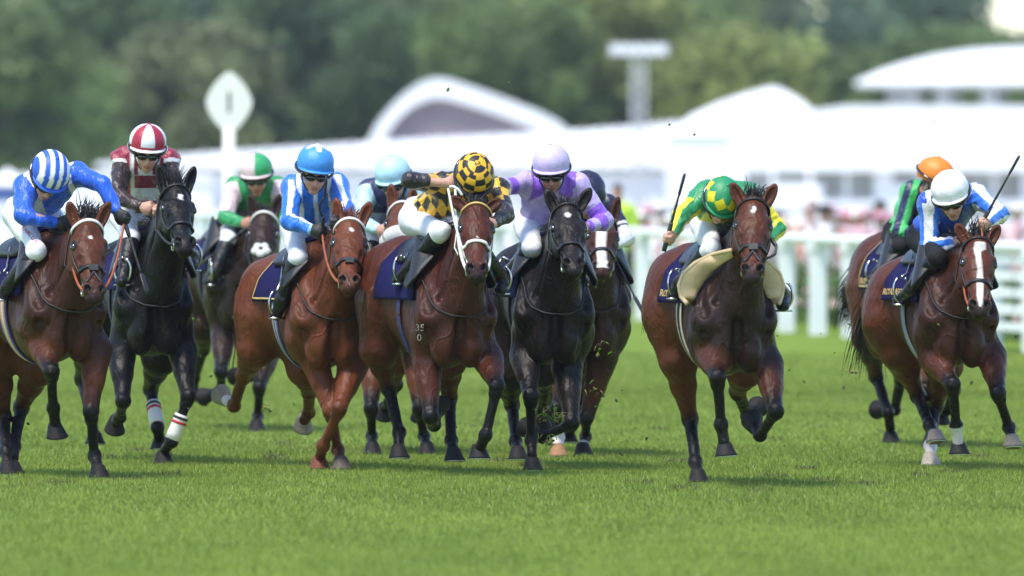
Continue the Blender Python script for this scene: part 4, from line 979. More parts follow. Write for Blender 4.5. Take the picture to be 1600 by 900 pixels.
    wr_ = lambda x, y, z: -.013 * rg(17 * z + 9 * x + 1.9 * np.sin(13 * x + 6 * z + ph) + 1.2 * np.sin(19 * y)) * (.5 + .5 * np.sin(11 * x - 9 * z + 14 * y + ph)) - .008 * rg(31 * x - 24 * z + 2.2 * np.sin(17 * z + ph)) * (.5 + .5 * np.sin(16 * z + 12 * x)) + .004
    v, fc = q.mesh(.007, wr_)
    n = len(v); best = np.full(n, 9.); part = np.zeros(n, int); t_ = np.zeros(n); az = np.zeros(n)
    ba_ = pel - ch; tt = np.clip((v - ch) @ ba_ / (ba_ @ ba_), 0, 1); dv = v - ch - tt[:, None] * ba_; best = np.linalg.norm(dv, axis=1) - .13
    lat = (v - ch) @ nrm(shR - shL); L_ = (v - ch) @ nrm(ba_)
    for i, A in enumerate(arms):
        for j in range(2):
            s_ = A[j + 1] - A[j]; t = np.clip((v - A[j]) @ s_ / (s_ @ s_), 0, 1); dd = v - A[j] - t[:, None] * s_; d = np.linalg.norm(dd, axis=1) - .055
            u = (d < best) & ~((j == 0) & (t < .02)); best = np.where(u, d, best); part = np.where(u, i + 1, part); t_ = np.where(u, j + t, t_)
            e1 = nrm(V(0, -.3, 1) - nrm(s_) * np.dot(V(0, -.3, 1), nrm(s_))); e2 = np.cross(nrm(s_), e1); az = np.where(u, np.arctan2(dd @ e2, dd @ e1), az)
    c = J['silk'](dict(v=v, part=part, t=t_, az=az, lat=lat, l=L_, ch=ch, front=-(v[:, 1] - ch[1]), z=v[:, 2] - ch[2], n=n, fx=lx, hc=hc))
    put('jacket', v, fc, M['silk'], O, cols=c)
    # collar stock
    m = MB(); nd = face(0, -.0, -.10) - nb; m.tube([nb + nd * t for t in (.15, .35, .6, .85)], [.072, .068, .063, .058], 16); m.put('neck_stock', M['breech'], O)
    # ---- breeches
    q = Sdf(); q.ell(pel + ba * .02, (.150, .135, .118), (nrm(shR - shL), ba, np.cross(nrm(shR - shL), ba)), .05)
    for Lg in legs: q.cone(Lg[0], Lg[1], .098, .056, .06); q.cone(Lg[1], Lg[1] * .75 + Lg[2] * .25, .057, .050, .03)
    v, fc = q.mesh(.010, lambda x, y, z: .004 * np.sin(52 * z + 22 * x + ph) * np.sin(20 * x + 15 * y)); bo = put('breeches', v, fc, M[J.get('brm', 'breech')], O)
    if J.get('print'):
        s_t, (x0, y0), (x1, y1), hgt = J['print']; me, _ = text_mesh(s_t, 1., 0); vv = np.array([v_.co[:] for v_ in me.vertices]); wd_ = vv[:, 0].max(); L_ = sqrt((x1 - x0) ** 2 + (y1 - y0) ** 2); ex, ey = (x1 - x0) / L_, (y1 - y0) / L_; pp = []
        for p_ in vv:
            px_ = x0 + ex * L_ * p_[0] / wd_ + ey * hgt * p_[1]; py_ = y0 + ey * L_ * p_[0] / wd_ - ex * hgt * p_[1]; ds = np.arange(-.3, 1.1, .008); pt = np.array([P(px_, py_, D + t) for t in ds]); fv = q.at(pt); k = np.nonzero(fv < .007)[0]; pp.append(pt[k[0]] if len(k) else pt[60])
        put('lettering', pp, [tuple(p_.vertices) for p_ in me.polygons], M['red'], bo, smooth=False)
    for Lg in legs:
        q = Sdf(); q.cone(Lg[1] * .80 + Lg[2] * .20, Lg[2], .064, .045, .03); q.cone(Lg[2], Lg[3], .043, .036, .03); q.ell(Lg[3], (.040, .05, .032), (sd, f, V(0, 0, 1)), .02)
        q.ell(Lg[2] + nrm(Lg[2] - Lg[3]) * .03 + V(0, 0, -.02), (.035, .035, .03), None, .02)
        v, fc = q.mesh(.0095, lambda x, y, z: .002 * np.sin(90 * z + 30 * x) * np.sin(31 * y + 20 * x)); put('boot', v, fc, M['boot'], O)
        # stirrup belongs to the saddle of the horse
        m = MB(); c0 = Lg[3] * .75 + Lg[2] * .25; ax2 = nrm(np.cross(nrm(Lg[3] - Lg[2]), V(0, 0, 1)))
        m.tube([c0 + ax2 * .060 * sin(t) + V(0, 0, 1) * (.055 - .085 * cos(t)) for t in np.linspace(-2.75, 2.75, 22)], .007, 6, flat=1.4); m.box(c0 + V(0, 0, -.045), (.11, .05, .012), (ax2, nrm(np.cross(V(0, 0, 1), ax2)), V(0, 0, 1)))
        top = B(.70, .17 if Lg is legs[1] else -.17, .78); m.tube([c0 + V(0, 0, .14), (c0 + top) / 2 + V(0, 0, .02), top], .009, 6); m.put('stirrup', M['steel'] if J.get('steel', 1) else M['leather'], H['O'])
    # ---- gloves
    if J.get('gloves'):
        for s, A in zip('LR', arms):
            if s not in J['gloves']: continue
            q = Sdf(); wr = A[2] + nrm(A[1] - A[2]) * .05; hand_sdf(q, wr, A[2], J.get('up' + s, V(0, 0, 1)), .0035); v, fc = q.mesh(.006); put('glove', v, fc, M['glove'], O)
    # ---- helmet with cover and peak
    nu, nv = 96, 44; e0 = -.34; vs = []; dirs = []
    for j in range(nv + 1):
        el = e0 + (pi / 2 - e0) * j / nv
        for i in range(nu):
            a_ = 2 * pi * i / nu; x, y, z = cos(el) * sin(a_), cos(el) * cos(a_), sin(el); r_ = 1 + .012 * sin(a_ * 8 + 3 * el) * cos(el) ** 2
            ry = .142 if y > 0 else .146; vs.append(helm(x * .124 * r_, y * ry * r_ - .008, z * (.118 if z > 0 else .135) * r_ + .005)); dirs.append((x, y, z))
    fs = np.array([(j * nu + i, j * nu + (i + 1) % nu, (j + 1) * nu + (i + 1) % nu, (j + 1) * nu + i) for j in range(nv) for i in range(nu)])
    dirs = np.array(dirs); cc = J['cap'](dirs); m_ = put('helmet', vs, fs, M['cap'], O, cols=cc)
    m = MB(); m.ell(helm(0, -.008, .124), (.012, .012, .008), (hr, fd, hu), 10, 6, J.get('button', tuple(cc[-1]))); m.put('button', M['cap'], m_, cols=True)
    pk = []; n1 = 28
    for r0, dz in ((.0, .0), (.018, -.006), (.026, -.011), (.027, -.017), (.018, -.013), (-.004, -.009)):
        for i in range(n1):
            a_ = -1.35 + 2.7 * i / (n1 - 1); e = cos(a_ / 1.35 * pi / 2) ** .6 if abs(a_) < 1.349 else 0
            rr = r0 * e; pk.append(helm(sin(a_) * (.119 + rr), cos(a_) * (.136 + rr) - .008, -.026 + dz * (.4 + .6 * e)))
    fs = [(j * n1 + i, j * n1 + i + 1, (j + 1) * n1 + i + 1, (j + 1) * n1 + i) for j in range(5) for i in range(n1 - 1)] + [(5 * n1 + i, 5 * n1 + i + 1, i + 1, i) for i in range(n1 - 1)]
    put('peak', pk, fs, M['cap'], m_, cols=np.tile(J.get('peak', tuple(cc[nu // 4])), (len(pk), 1)))
    # band of the goggles round the helmet / goggles
    gz = J.get('gog', -.048)
    m = MB()
    for s in (-1, 1): m.ell(face(.036 * s, .086, gz), (.038, .024, .025), (nrm(hr - fd * .35 * s), nrm(fd + hr * .35 * s), hu), 16, 10)
    m.box(face(0, .100, gz + .006), (.028, .012, .016), (hr, fd, hu)); g_ = m.put('goggles', M['goggle'], O)
    m = MB(); pts = []
    for a_ in np.linspace(.75, 2 * pi - .75, 30): pts.append(face(sin(a_) * .128, cos(a_) * .150 - .008, gz + .075 * (1 - cos(a_)) * .5 + .012))
    m.tube([face(.070, .070, gz)] + pts + [face(-.070, .070, gz)], .006, 6, flat=1.8); m.put('goggle_strap', M['goggle'], g_)
    for s in (-1, 1): m = MB(); m.tube([face(.095 * s, .02, .0), face(.078 * s, .035, -.08), face(.05 * s, .055, -.13), face(0, .065, -.165)], .005, 5); m.put('chin_strap', M['goggle'], m_)
    # reins from the bit to the hands
    for i, bc in enumerate(H['bits']):
        g_, u, c = hn[i] if J.get('reins', 'LR').find('LR'[i]) >= 0 else hn[1 - i]
        side = -1 if i == 0 else 1
        for dd in ((0,) if not J.get('loose') else (0,)):
            m = MB(); mid = (bc + g_) / 2 + V(.03 * side, 0, -.05); pts = [bc, bc * .6 + mid * .4 + V(.02 * side, 0, -.01), mid, mid * .4 + g_ * .6, g_]
            pts = np.array(pts); m.tube([pts[0] * (1 - t) ** 4 + 4 * t * (1 - t) ** 3 * pts[1] + 6 * t * t * (1 - t) ** 2 * pts[2] + 4 * t ** 3 * (1 - t) * pts[3] + t ** 4 * pts[4] for t in np.linspace(0, 1, 14)], .0075 if not J.get('wrein') else .010, 6, flat=1.5); m.put('rein', M[J.get('rein', 'leather')], H['br'])
        for lp in J.get('loops', []):
            pass
    for lp in J.get('loops', []):     # slack bight of the rein
        m = MB(); pts = np.array([P(x, y, D + dy) for x, y, dy in lp[1]]); n_ = len(pts); tt = np.linspace(0, n_ - 1, 24); m.tube([[np.interp(t, range(n_), pts[:, k]) for k in range(3)] for t in tt], .009 if len(lp) < 3 else lp[2], 6, flat=1.6); m.put('rein', M[lp[0]], H['br'])
    # whip
    if J.get('whip'):
        hs_, (x1, y1, dy1), wl = J['whip']; i = 'LR'.index(hs_); g_, u, c = hn[i]; tip = P(x1, y1, D + dy1); d = nrm(tip - g_); m = MB()
        g0 = g_ - d * .07
        m.tube([g0, g0 + d * .02, g_ + d * .10, g_ + d * .12], [.014, .016, .014, .010], 8); hl = m; Lw = np.linalg.norm(tip - g_)
        bend = V(*J.get('bend', (0, 0, 0)))
        w0 = put('riding_whip', np.vstack(m.v), m.f, M['leather'], base=g0); tag(w0, J['whipl'], 'whip', 'whips held by the jockeys')
        m = MB(); m.tube([g_ + d * (.11 + (Lw - .25) * t) + bend * sin(pi * t) for t in np.linspace(0, 1, 8)], [.010, .0095, .009, .0085, .008, .0075, .007, .007], 7); m.put('shaft', M['leather'], w0)
        m = MB(); e = g_ + d * (Lw - .15); m.tube([e, e + d * .02, e + d * .13, tip], [.008, .019, .021, .015], 7, flat=.5); m.put('flap', M['leather'], w0)
    return O
# ------------------------------------------------------------------ the field
BAY = (.15, .040, .014); DBAY = (.075, .024, .012); CH = (.225, .062, .021); BK = (.008, .007, .007)
HD = {
1: dict(D=73, cx=108, cb=578, rump=(2, 392), poll=(138, 338), nose=(150, 462), ear0=(108, 318), ear1=(170, 318), coat=BAY, dark=(.045, .015, .009), dk=.75, turn=2,
   stars=[(.17, 0, .010, 1.6)], brow='white_strap', cross=1, crosspatch=1, tuft=.17, tuftx=.1, girth=[(.05, .05, .2), (.6, .3, .1), (.5, .5, .55), (.6, .3, .1), (.05, .05, .2)], trim=0,
   legs=[('F', [(60, 528), (80, 582), (83, 637), (87, 672)], (-1, 1, 1), {}), ('F', [(150, 545), (142, 645), (147, 712), (154, 740)], (-1, 1, -1), {}),
         ('H', [(-4, 560), (5, 650), (9, 706), (12, 728)], (1, -1, -1), {}), ('H', [(60, 572), (33, 636), (22, 698), (20, 722)], (1, -1, -1), {})],
   label='bay racehorse with small forehead mark and white browband, leftmost of the field'),
2: dict(D=76.5, cx=240, cb=566, rump=(205, 372), poll=(275, 285), nose=(292, 385), ear0=(247, 252), ear1=(305, 258), coat=BK, points=BK, dk=0, turn=12, muz=.5,
   stars=[(.15, .01, .016, 1.3)], tuft=.16, tuftx=-.2, boots=[1, 2], trim=0, earL=.18, flapm='leather',
   legs=[('F', [(190, 545), (192, 628), (187, 652), (180, 662)], (-1, 1, 1), {}), ('F', [(284, 545), (294, 622), (268, 690), (255, 706)], (-1, 1, 1), {}),
         ('H', [(250, 558), (235, 607), (246, 668), (250, 692)], (1, -1, 1), {}), ('H', [(140, 545), (128, 590), (142, 655), (148, 684)], (1, -1, 1), {})],
   label='jet black racehorse with small white star and white bandages, second from left'),
3: dict(D=86, cx=378, cb=524, rump=(337, 368), poll=(413, 327), nose=(405, 424), ear0=(392, 306), ear1=(437, 305), coat=(.045, .020, .013), dark=(.025, .013, .01), points=(.012, .01, .01), dk=.5, turn=-8,
   brow='white_strap', pompom=1, tuft=.09, breast=0,
   legs=[('F', [(350, 520), (345, 582), (346, 613), (325, 618)], (-1, 1, 1), {}), ('F', [(420, 545), (405, 607), (403, 650), (401, 664)], (-1, 1, -1), {}),
         ('H', [(318, 508), (318, 545), (304, 590), (302, 614)], (1, 1, 1), {}), ('H', [(400, 545), (408, 570), (392, 588), (374, 588)], (1, 1, 1), {})],
   label='dark brown racehorse with white fleece flower on its nose, behind the chestnut'),
4: dict(D=75, cx=520, cb=588, rump=(442, 398), poll=(547, 337), nose=(546, 445), ear0=(525, 313), ear1=(577, 318), coat=CH, trim=1, dark=(.11, .03, .012), points=(.19, .05, .017), dk=.35, turn=-3, hair=(.16, .045, .018), muz=.55,
   stars=[(.14, .01, .012, 1.2)], brow='white_strap', crosspatch=1, tuft=.10, girth=[(.05, .05, .16), (.4, .4, .45), (.05, .05, .16), (.4, .4, .45)], pt0=1.5, pt1=3.2,
   legs=[('F', [(490, 555), (517, 645), (528, 703), (533, 724)], (-1, 1, -1), {'hoof': (.10, .08, .07)}), ('F', [(553, 568), (530, 640), (505, 697), (499, 717)], (-1, 1, 1), {'hoof': (.16, .05, .03)}),
         ('H', [(400, 545), (380, 588), (366, 634), (350, 622)], (1, 1, 1), {'sock': 2.15, 'hoof': (.3, .25, .2)}), ('H', [(477, 575), (483, 612), (482, 645), (474, 660)], (1, 1, 1), {'hoof': (.3, .26, .2)})],
   label='bright chestnut racehorse with white pastern behind, ridden in bright blue'),
5: dict(D=79, cx=618, cb=560, rump=(585, 392), poll=(630, 313), nose=(622, 400), ear0=(611, 291), ear1=(645, 296), coat=(.20, .062, .022), dk=.3, fleece=1, turn=-3, tuft=.05, brow='white_strap', nbt=.36, breast=0,
   legs=[('F', [(583, 560), (580, 640), (581, 688), (582, 702)], (-1, 1, -1), {}), ('F', [(650, 555), (655, 640), (662, 690), (667, 706)], (-1, 1, -1), {}),
         ('H', [(610, 560), (618, 600), (609, 628), (600, 642)], (1, 1, 1), {}), ('H', [(655, 560), (664, 600), (660, 636), (656, 645)], (1, 1, 1), {})],
   label='light bay racehorse with thick white sheepskin noseband, half hidden between chestnut and bay'),
6: dict(D=73.5, cx=717, cb=586, rump=(633, 372), poll=(745, 312), nose=(746, 428), ear0=(706, 308), ear1=(781, 313), coat=(.125, .030, .013), dark=(.06, .018, .010), dk=.55, turn=-3, hs=1.13,
   strap='white_strap', brow='gold', cheekfleece=0, tuft=.06, ears=.35, nbt=.34, stars=[(.30, 0, .006, 1.)], freeze=(655, 517), girth=[(.03, .03, .12)], nbtilt=-.05,
   legs=[('F', [(668, 560), (673, 652), (678, 664), (684, 640)], (-1, 1, 1), {}), ('F', [(762, 560), (777, 605), (759, 680), (748, 706)], (-1, 1, 1), {}),
         ('H', [(592, 545), (607, 605), (624, 676), (623, 706)], (1, -1, -1), {}), ('H', [(700, 560), (702, 620), (705, 688), (709, 710)], (1, -1, -1), {})],
   label='rich bay racehorse in white bridle with white noseband, ridden in black and yellow checks'),
7: dict(D=75, cx=866, cb=580, rump=(830, 378), poll=(886, 314), nose=(898, 418), ear0=(855, 298), ear1=(921, 297), coat=(.022, .015, .013), points=BK, dark=(.014, .011, .011), dk=.6, turn=4, muz=.6,
   stars=[(.14, -.006, .017, 1.)], tuft=.07,
   legs=[('F', [(820, 555), (829, 620), (830, 688), (832, 718)], (-1, 1, -1), {}), ('F', [(886, 575), (893, 662), (848, 683), (829, 672)], (-1, 1, 1), {}),
         ('H', [(792, 585), (800, 632), (806, 690), (809, 708)], (1, -1, -1), {}), ('H', [(848, 575), (850, 600), (848, 640), (846, 655)], (1, 1, 1), {})],
   label='black brown racehorse with white star, ridden by the jockey in lilac'),
8: dict(D=78.5, cx=925, cb=572, rump=(893, 384), poll=(943, 333), nose=(942, 422), ear0=(920, 312), ear1=(966, 310), coat=(.10, .030, .014), dark=(.03, .015, .011), dk=.8, turn=6, tuft=.04, trim=0, muz=.5, hs=1.1,
   blaze=[(.06, .0, .002), (.10, -.004, .015), (.14, -.010, .026), (.2, -.012, .034), (.35, -.015, .03), (.45, -.006, .028), (.56, 0, .034)],
   legs=[('F', [(887, 570), (872, 640), (873, 692), (872, 710)], (-1, 1, -1), {'sock': 1.75, 'hoof': (.32, .17, .09)}), ('F', [(942, 560), (916, 655), (915, 694), (911, 709)], (-1, 1, -1), {'sock': 2.6}),
         ('H', [(870, 570), (868, 610), (862, 640), (856, 655)], (1, 1, 1), {}), ('H', [(930, 560), (905, 620), (893, 665), (888, 682)], (1, 1, 1), {})],
   label='bay racehorse with broad white blaze half hidden behind the black horse in the centre'),
9: dict(D=71, cx=1150, cb=596, rump=(1083, 383), poll=(1178, 304), nose=(1176, 430), ear0=(1144, 288), ear1=(1211, 290), coat=(.14, .037, .014), dark=(.026, .012, .010), dk=.9, turn=-3,
   stars=[(.13, 0, .013, 1.2)], crosspatch=1, cross=1, tuft=.11, creamflap=1, word='ROYAL ASCOT', girth=[(.5, .44, .33), (.01, .01, .012), (.01, .01, .012), (.5, .44, .33)], trim=0, tail=(-.5, .8, -.5), tailL=.42, breast=0,
   legs=[('F', [(1108, 550), (1121, 592), (1127, 663), (1133, 702)], (-1, 1, 1), {}), ('F', [(1199, 570), (1212, 645), (1188, 680), (1178, 664)], (-1, 1, 1), {}),
         ('H', [(1060, 560), (1078, 655), (1087, 725), (1091, 746)], (1, -1, -1), {}), ('H', [(1163, 575), (1153, 612), (1168, 650), (1178, 640)], (1, 1, 1), {})],
   label='dark bay racehorse with cream saddle flaps, ridden by the jockey in green and yellow'),
10: dict(D=81, cx=1437, cb=560, rump=(1393, 362), poll=(1480, 352), nose=(1484, 440), coat=(.13, .038, .016), dark=(.05, .02, .012), dk=.3, tuft=.05, trim=1, word='ROYAL ASCOT', tail=(-.6, .7, -.35), tailL=.62, turn=0, breast=0, ears=.5,
   legs=[('F', [(1425, 555), (1447, 610), (1452, 660), (1454, 684)], (-1, 1, 1), {}), ('F', [(1475, 555), (1490, 610), (1480, 640), (1470, 650)], (-1, 1, 1), {}),
         ('H', [(1358, 525), (1369, 588), (1388, 645), (1392, 676)], (1, -1, 1), {}), ('H', [(1400, 545), (1408, 592), (1398, 640), (1378, 640)], (1, 1, 1), {})],
   label='bay racehorse with flying black tail, behind the blazed bay on the right'),
11: dict(D=75, cx=1502, cb=586, rump=(1424, 402), poll=(1530, 365), nose=(1532, 485), ear0=(1495, 352), ear1=(1560, 354), coat=(.15, .040, .015), dark=(.045, .016, .010), dk=.75, turn=0, tuft=.15, word='ROYAL ASCOT', trim=0, nbt=.36,
   blaze=[(.085, .004, .030), (.13, 0, .034), (.15, -.012, .016), (.28, .0, .014), (.38, .002, .020), (.50, -.002, .018), (.56, 0, .008)], girth=[(.3, .33, .36)], tail=(-.3, .9, -.2),
   legs=[('F', [(1459, 558), (1489, 603), (1494, 665), (1498, 700)], (-1, 1, 1), {'sock': 2.05}), ('F', [(1549, 556), (1560, 616), (1577, 668), (1582, 690)], (-1, 1, -1), {'hoof': (.2, .17, .14)}),
         ('H', [(1405, 550), (1434, 618), (1453, 664), (1462, 682)], (1, -1, -1), {'hoof': (.22, .19, .17)}), ('H', [(1475, 570), (1461, 635), (1454, 703), (1454, 727)], (1, -1, -1), {'sock': 1.98, 'hoof': (.4, .35, .3)})],
   label='bay racehorse with white blaze and white-socked feet, rightmost of the field'),
}
W_ = V(.76, .76, .78)
def flat(c): return lambda d: np.tile(c, (len(d), 1))
def pick(mask, a, b): return np.where(np.asarray(mask)[:, None], np.asarray(a), np.asarray(b))
def cap1(d): k = d[:, 0] * 1.0; return pick(np.floor(k * 4.2 + .5) % 2 == 0, V(.02, .10, .55), W_)
def cap2(d): a = np.arctan2(d[:, 0], d[:, 1]); c = pick(np.floor((a / (2 * pi)) * 8 + .5) % 2 == 0, W_, V(.36, .015, .045)); return pick(d[:, 2] < -.12, V(.36, .015, .045), c)
def cap3(d): return pick(d[:, 0] * d[:, 1] > 0, V(.03, .33, .12), V(.72, .56, .60))
def cap4(d): return pick((d[:, 2] > .86 - .12 * np.cos(np.arctan2(d[:, 0], d[:, 1]) * 5)), W_, V(.05, .27, .68))
def cap6(d):
    a = np.arctan2(d[:, 0], d[:, 1]); e = np.arcsin(np.clip(d[:, 2], -1, 1)); n = np.where(e > .95, 4, 10.)
    return pick((np.floor(a / (2 * pi) * n + .25) + np.floor(e / .36)) % 2 == 0, V(.78, .42, .02), V(.012, .011, .011))
def cap9(d):
    a = np.arctan2(d[:, 0], d[:, 1]) / (2 * pi) * 8; e = np.arcsin(np.clip(d[:, 2], -1, 1)); q = np.abs((a % 1) - .5) * 2 + np.abs(e - .38) / .42
    return pick((q < 1), V(.75, .62, .02), V(.012, .24, .09))
def silk1(g):
    B_ = V(.012, .10, .62); c = np.tile(B_, (g['n'], 1)); ep = (g['part'] == 0) & (np.abs(np.abs(g['lat']) - .13) < .035) & (g['l'] < .4); return pick(ep, W_, c)
def silk2(g):
    Mn, Dk = V(.27, .012, .04), V(.030, .014, .018); v = g['z']; tor = (g['part'] == 0)
    hoop = (np.floor((v + .02) / .085) % 2 == 0); c = pick(hoop | (np.abs(g['lat']) > .10) | ((g['z'] > -.10) & (np.abs(g['lat']) > .05)), Mn, W_); c = pick(np.abs(np.abs(g['lat']) - .088) < .014, W_, c); return pick(~tor & (g['t'] > .12), pick((g['t'] < .2), W_, Dk), c)
def silk3(g):
    G_, K_ = V(.02, .28, .09), V(.74, .55, .60); c = pick((g['part'] > 0) & (g['t'] < .95), K_, G_); return c
def silk4(g):
    B_ = V(.02, .17, .70); w1 = (g['part'] > 0) & (np.abs(g['az']) < .32); w2 = (g['part'] == 0) & ((np.abs(np.abs(g['lat']) - .10) < .016) | (np.abs(g['lat']) < .014)); w3 = (g['part'] > 0) & (g['t'] > 1.85); c = np.tile(B_, (g['n'], 1)); c = pick(w3, V(.25, .55, .8), c); return pick(w1 | w2, W_, c)
def silk5(g): c = pick((g['part'] > 0) & (g['t'] > .05), V(.42, .66, .74), V(.022, .025, .10)); return pick((g['part'] == 0) & (np.abs(g['z'] + .19) < .035), V(.42, .45, .55), c)
def silk6(g):
    s = .062; v = g['v']; a = np.floor((g['lat'] * .8 + g['z'] * .6) / s); b = np.floor((g['z'] * .8 - g['lat'] * .6 + g['v'][:, 1] * .6) / s); c = pick((a + b) % 2 == 0, V(.80, .44, .02), V(.012, .011, .011))
    a2 = np.floor(g['t'] / .26); b2 = np.floor(g['az'] / (pi / 3)); c2 = pick((a2 + b2) % 2 == 0, V(.80, .44, .02), V(.012, .011, .011)); c = pick(g['part'] > 0, c2, c); return pick((g['part'] > 0) & (g['t'] > .72), V(.02, .014, .018), c)
def silk7(g):
    L, Pp = V(.52, .40, .74), V(.24, .09, .60); c = np.tile(L, (g['n'], 1)); yoke = (g['part'] == 0) & (np.abs(g['lat']) < .16) & (np.abs(g['lat']) > .045) & (g['z'] > -.12 + .5 * (.16 - np.abs(g['lat']))) & (g['l'] < .3)
    hoops = (g['part'] > 0) & (((g['t'] > .62) & (g['t'] < .88)) | ((g['t'] > 1.15) & (g['t'] < 1.42)) | ((g['t'] > 1.7) & (g['t'] < 1.95))); return pick(yoke | hoops, Pp, c)
def silk8(g): N_ = V(.014, .016, .05); c = pick((g['part'] > 0) & (g['t'] > .62), W_, N_); return pick((g['part'] > 0) & (np.abs(g['t'] - .72) < .03), N_, c)
def silk9(g):
    G_, Y = V(.014, .25, .085), V(.78, .66, .02); arm = (g['part'] > 0); st = (np.floor((g['az'] + .35) / (pi / 2.5)) % 2 == 0); c = pick(arm & st & (g['t'] > .45) & (g['t'] < 1.85), Y, G_)
    band = (g['part'] == 0) & (np.abs(((g['lat'] / .11 + .5) % 1) - .5) * 2 + np.abs(g['z'] + .15) / .07 < 1.0); return pick(band, Y, c)
def silk10(g):
    a = np.floor((g['v'][:, 2] * 1.0 + g['v'][:, 0] * .55) / .055); b = ((g['v'][:, 0] - g['v'][:, 2] * .3) / .05); c = pick((np.floor(b) + 0 * a) % 2 == 0, V(.045, .42, .10), V(.012, .016, .07)); return pick((g['part'] > 0) & (g['t'] > 1.45), V(.012, .016, .07), c)
def silk11(g):
    B_ = V(.014, .07, .46); L2 = V(.03, .17, .68); st = (g['part'] > 0) & (np.floor((g['az'] + .4) / (pi / 3)) % 2 == 0); c = pick(g['part'] > 0, L2, B_); c = pick(st, W_, c); return pick((g['part'] == 0) & (np.abs(np.abs(g['lat']) - .155) < .02), W_, c)
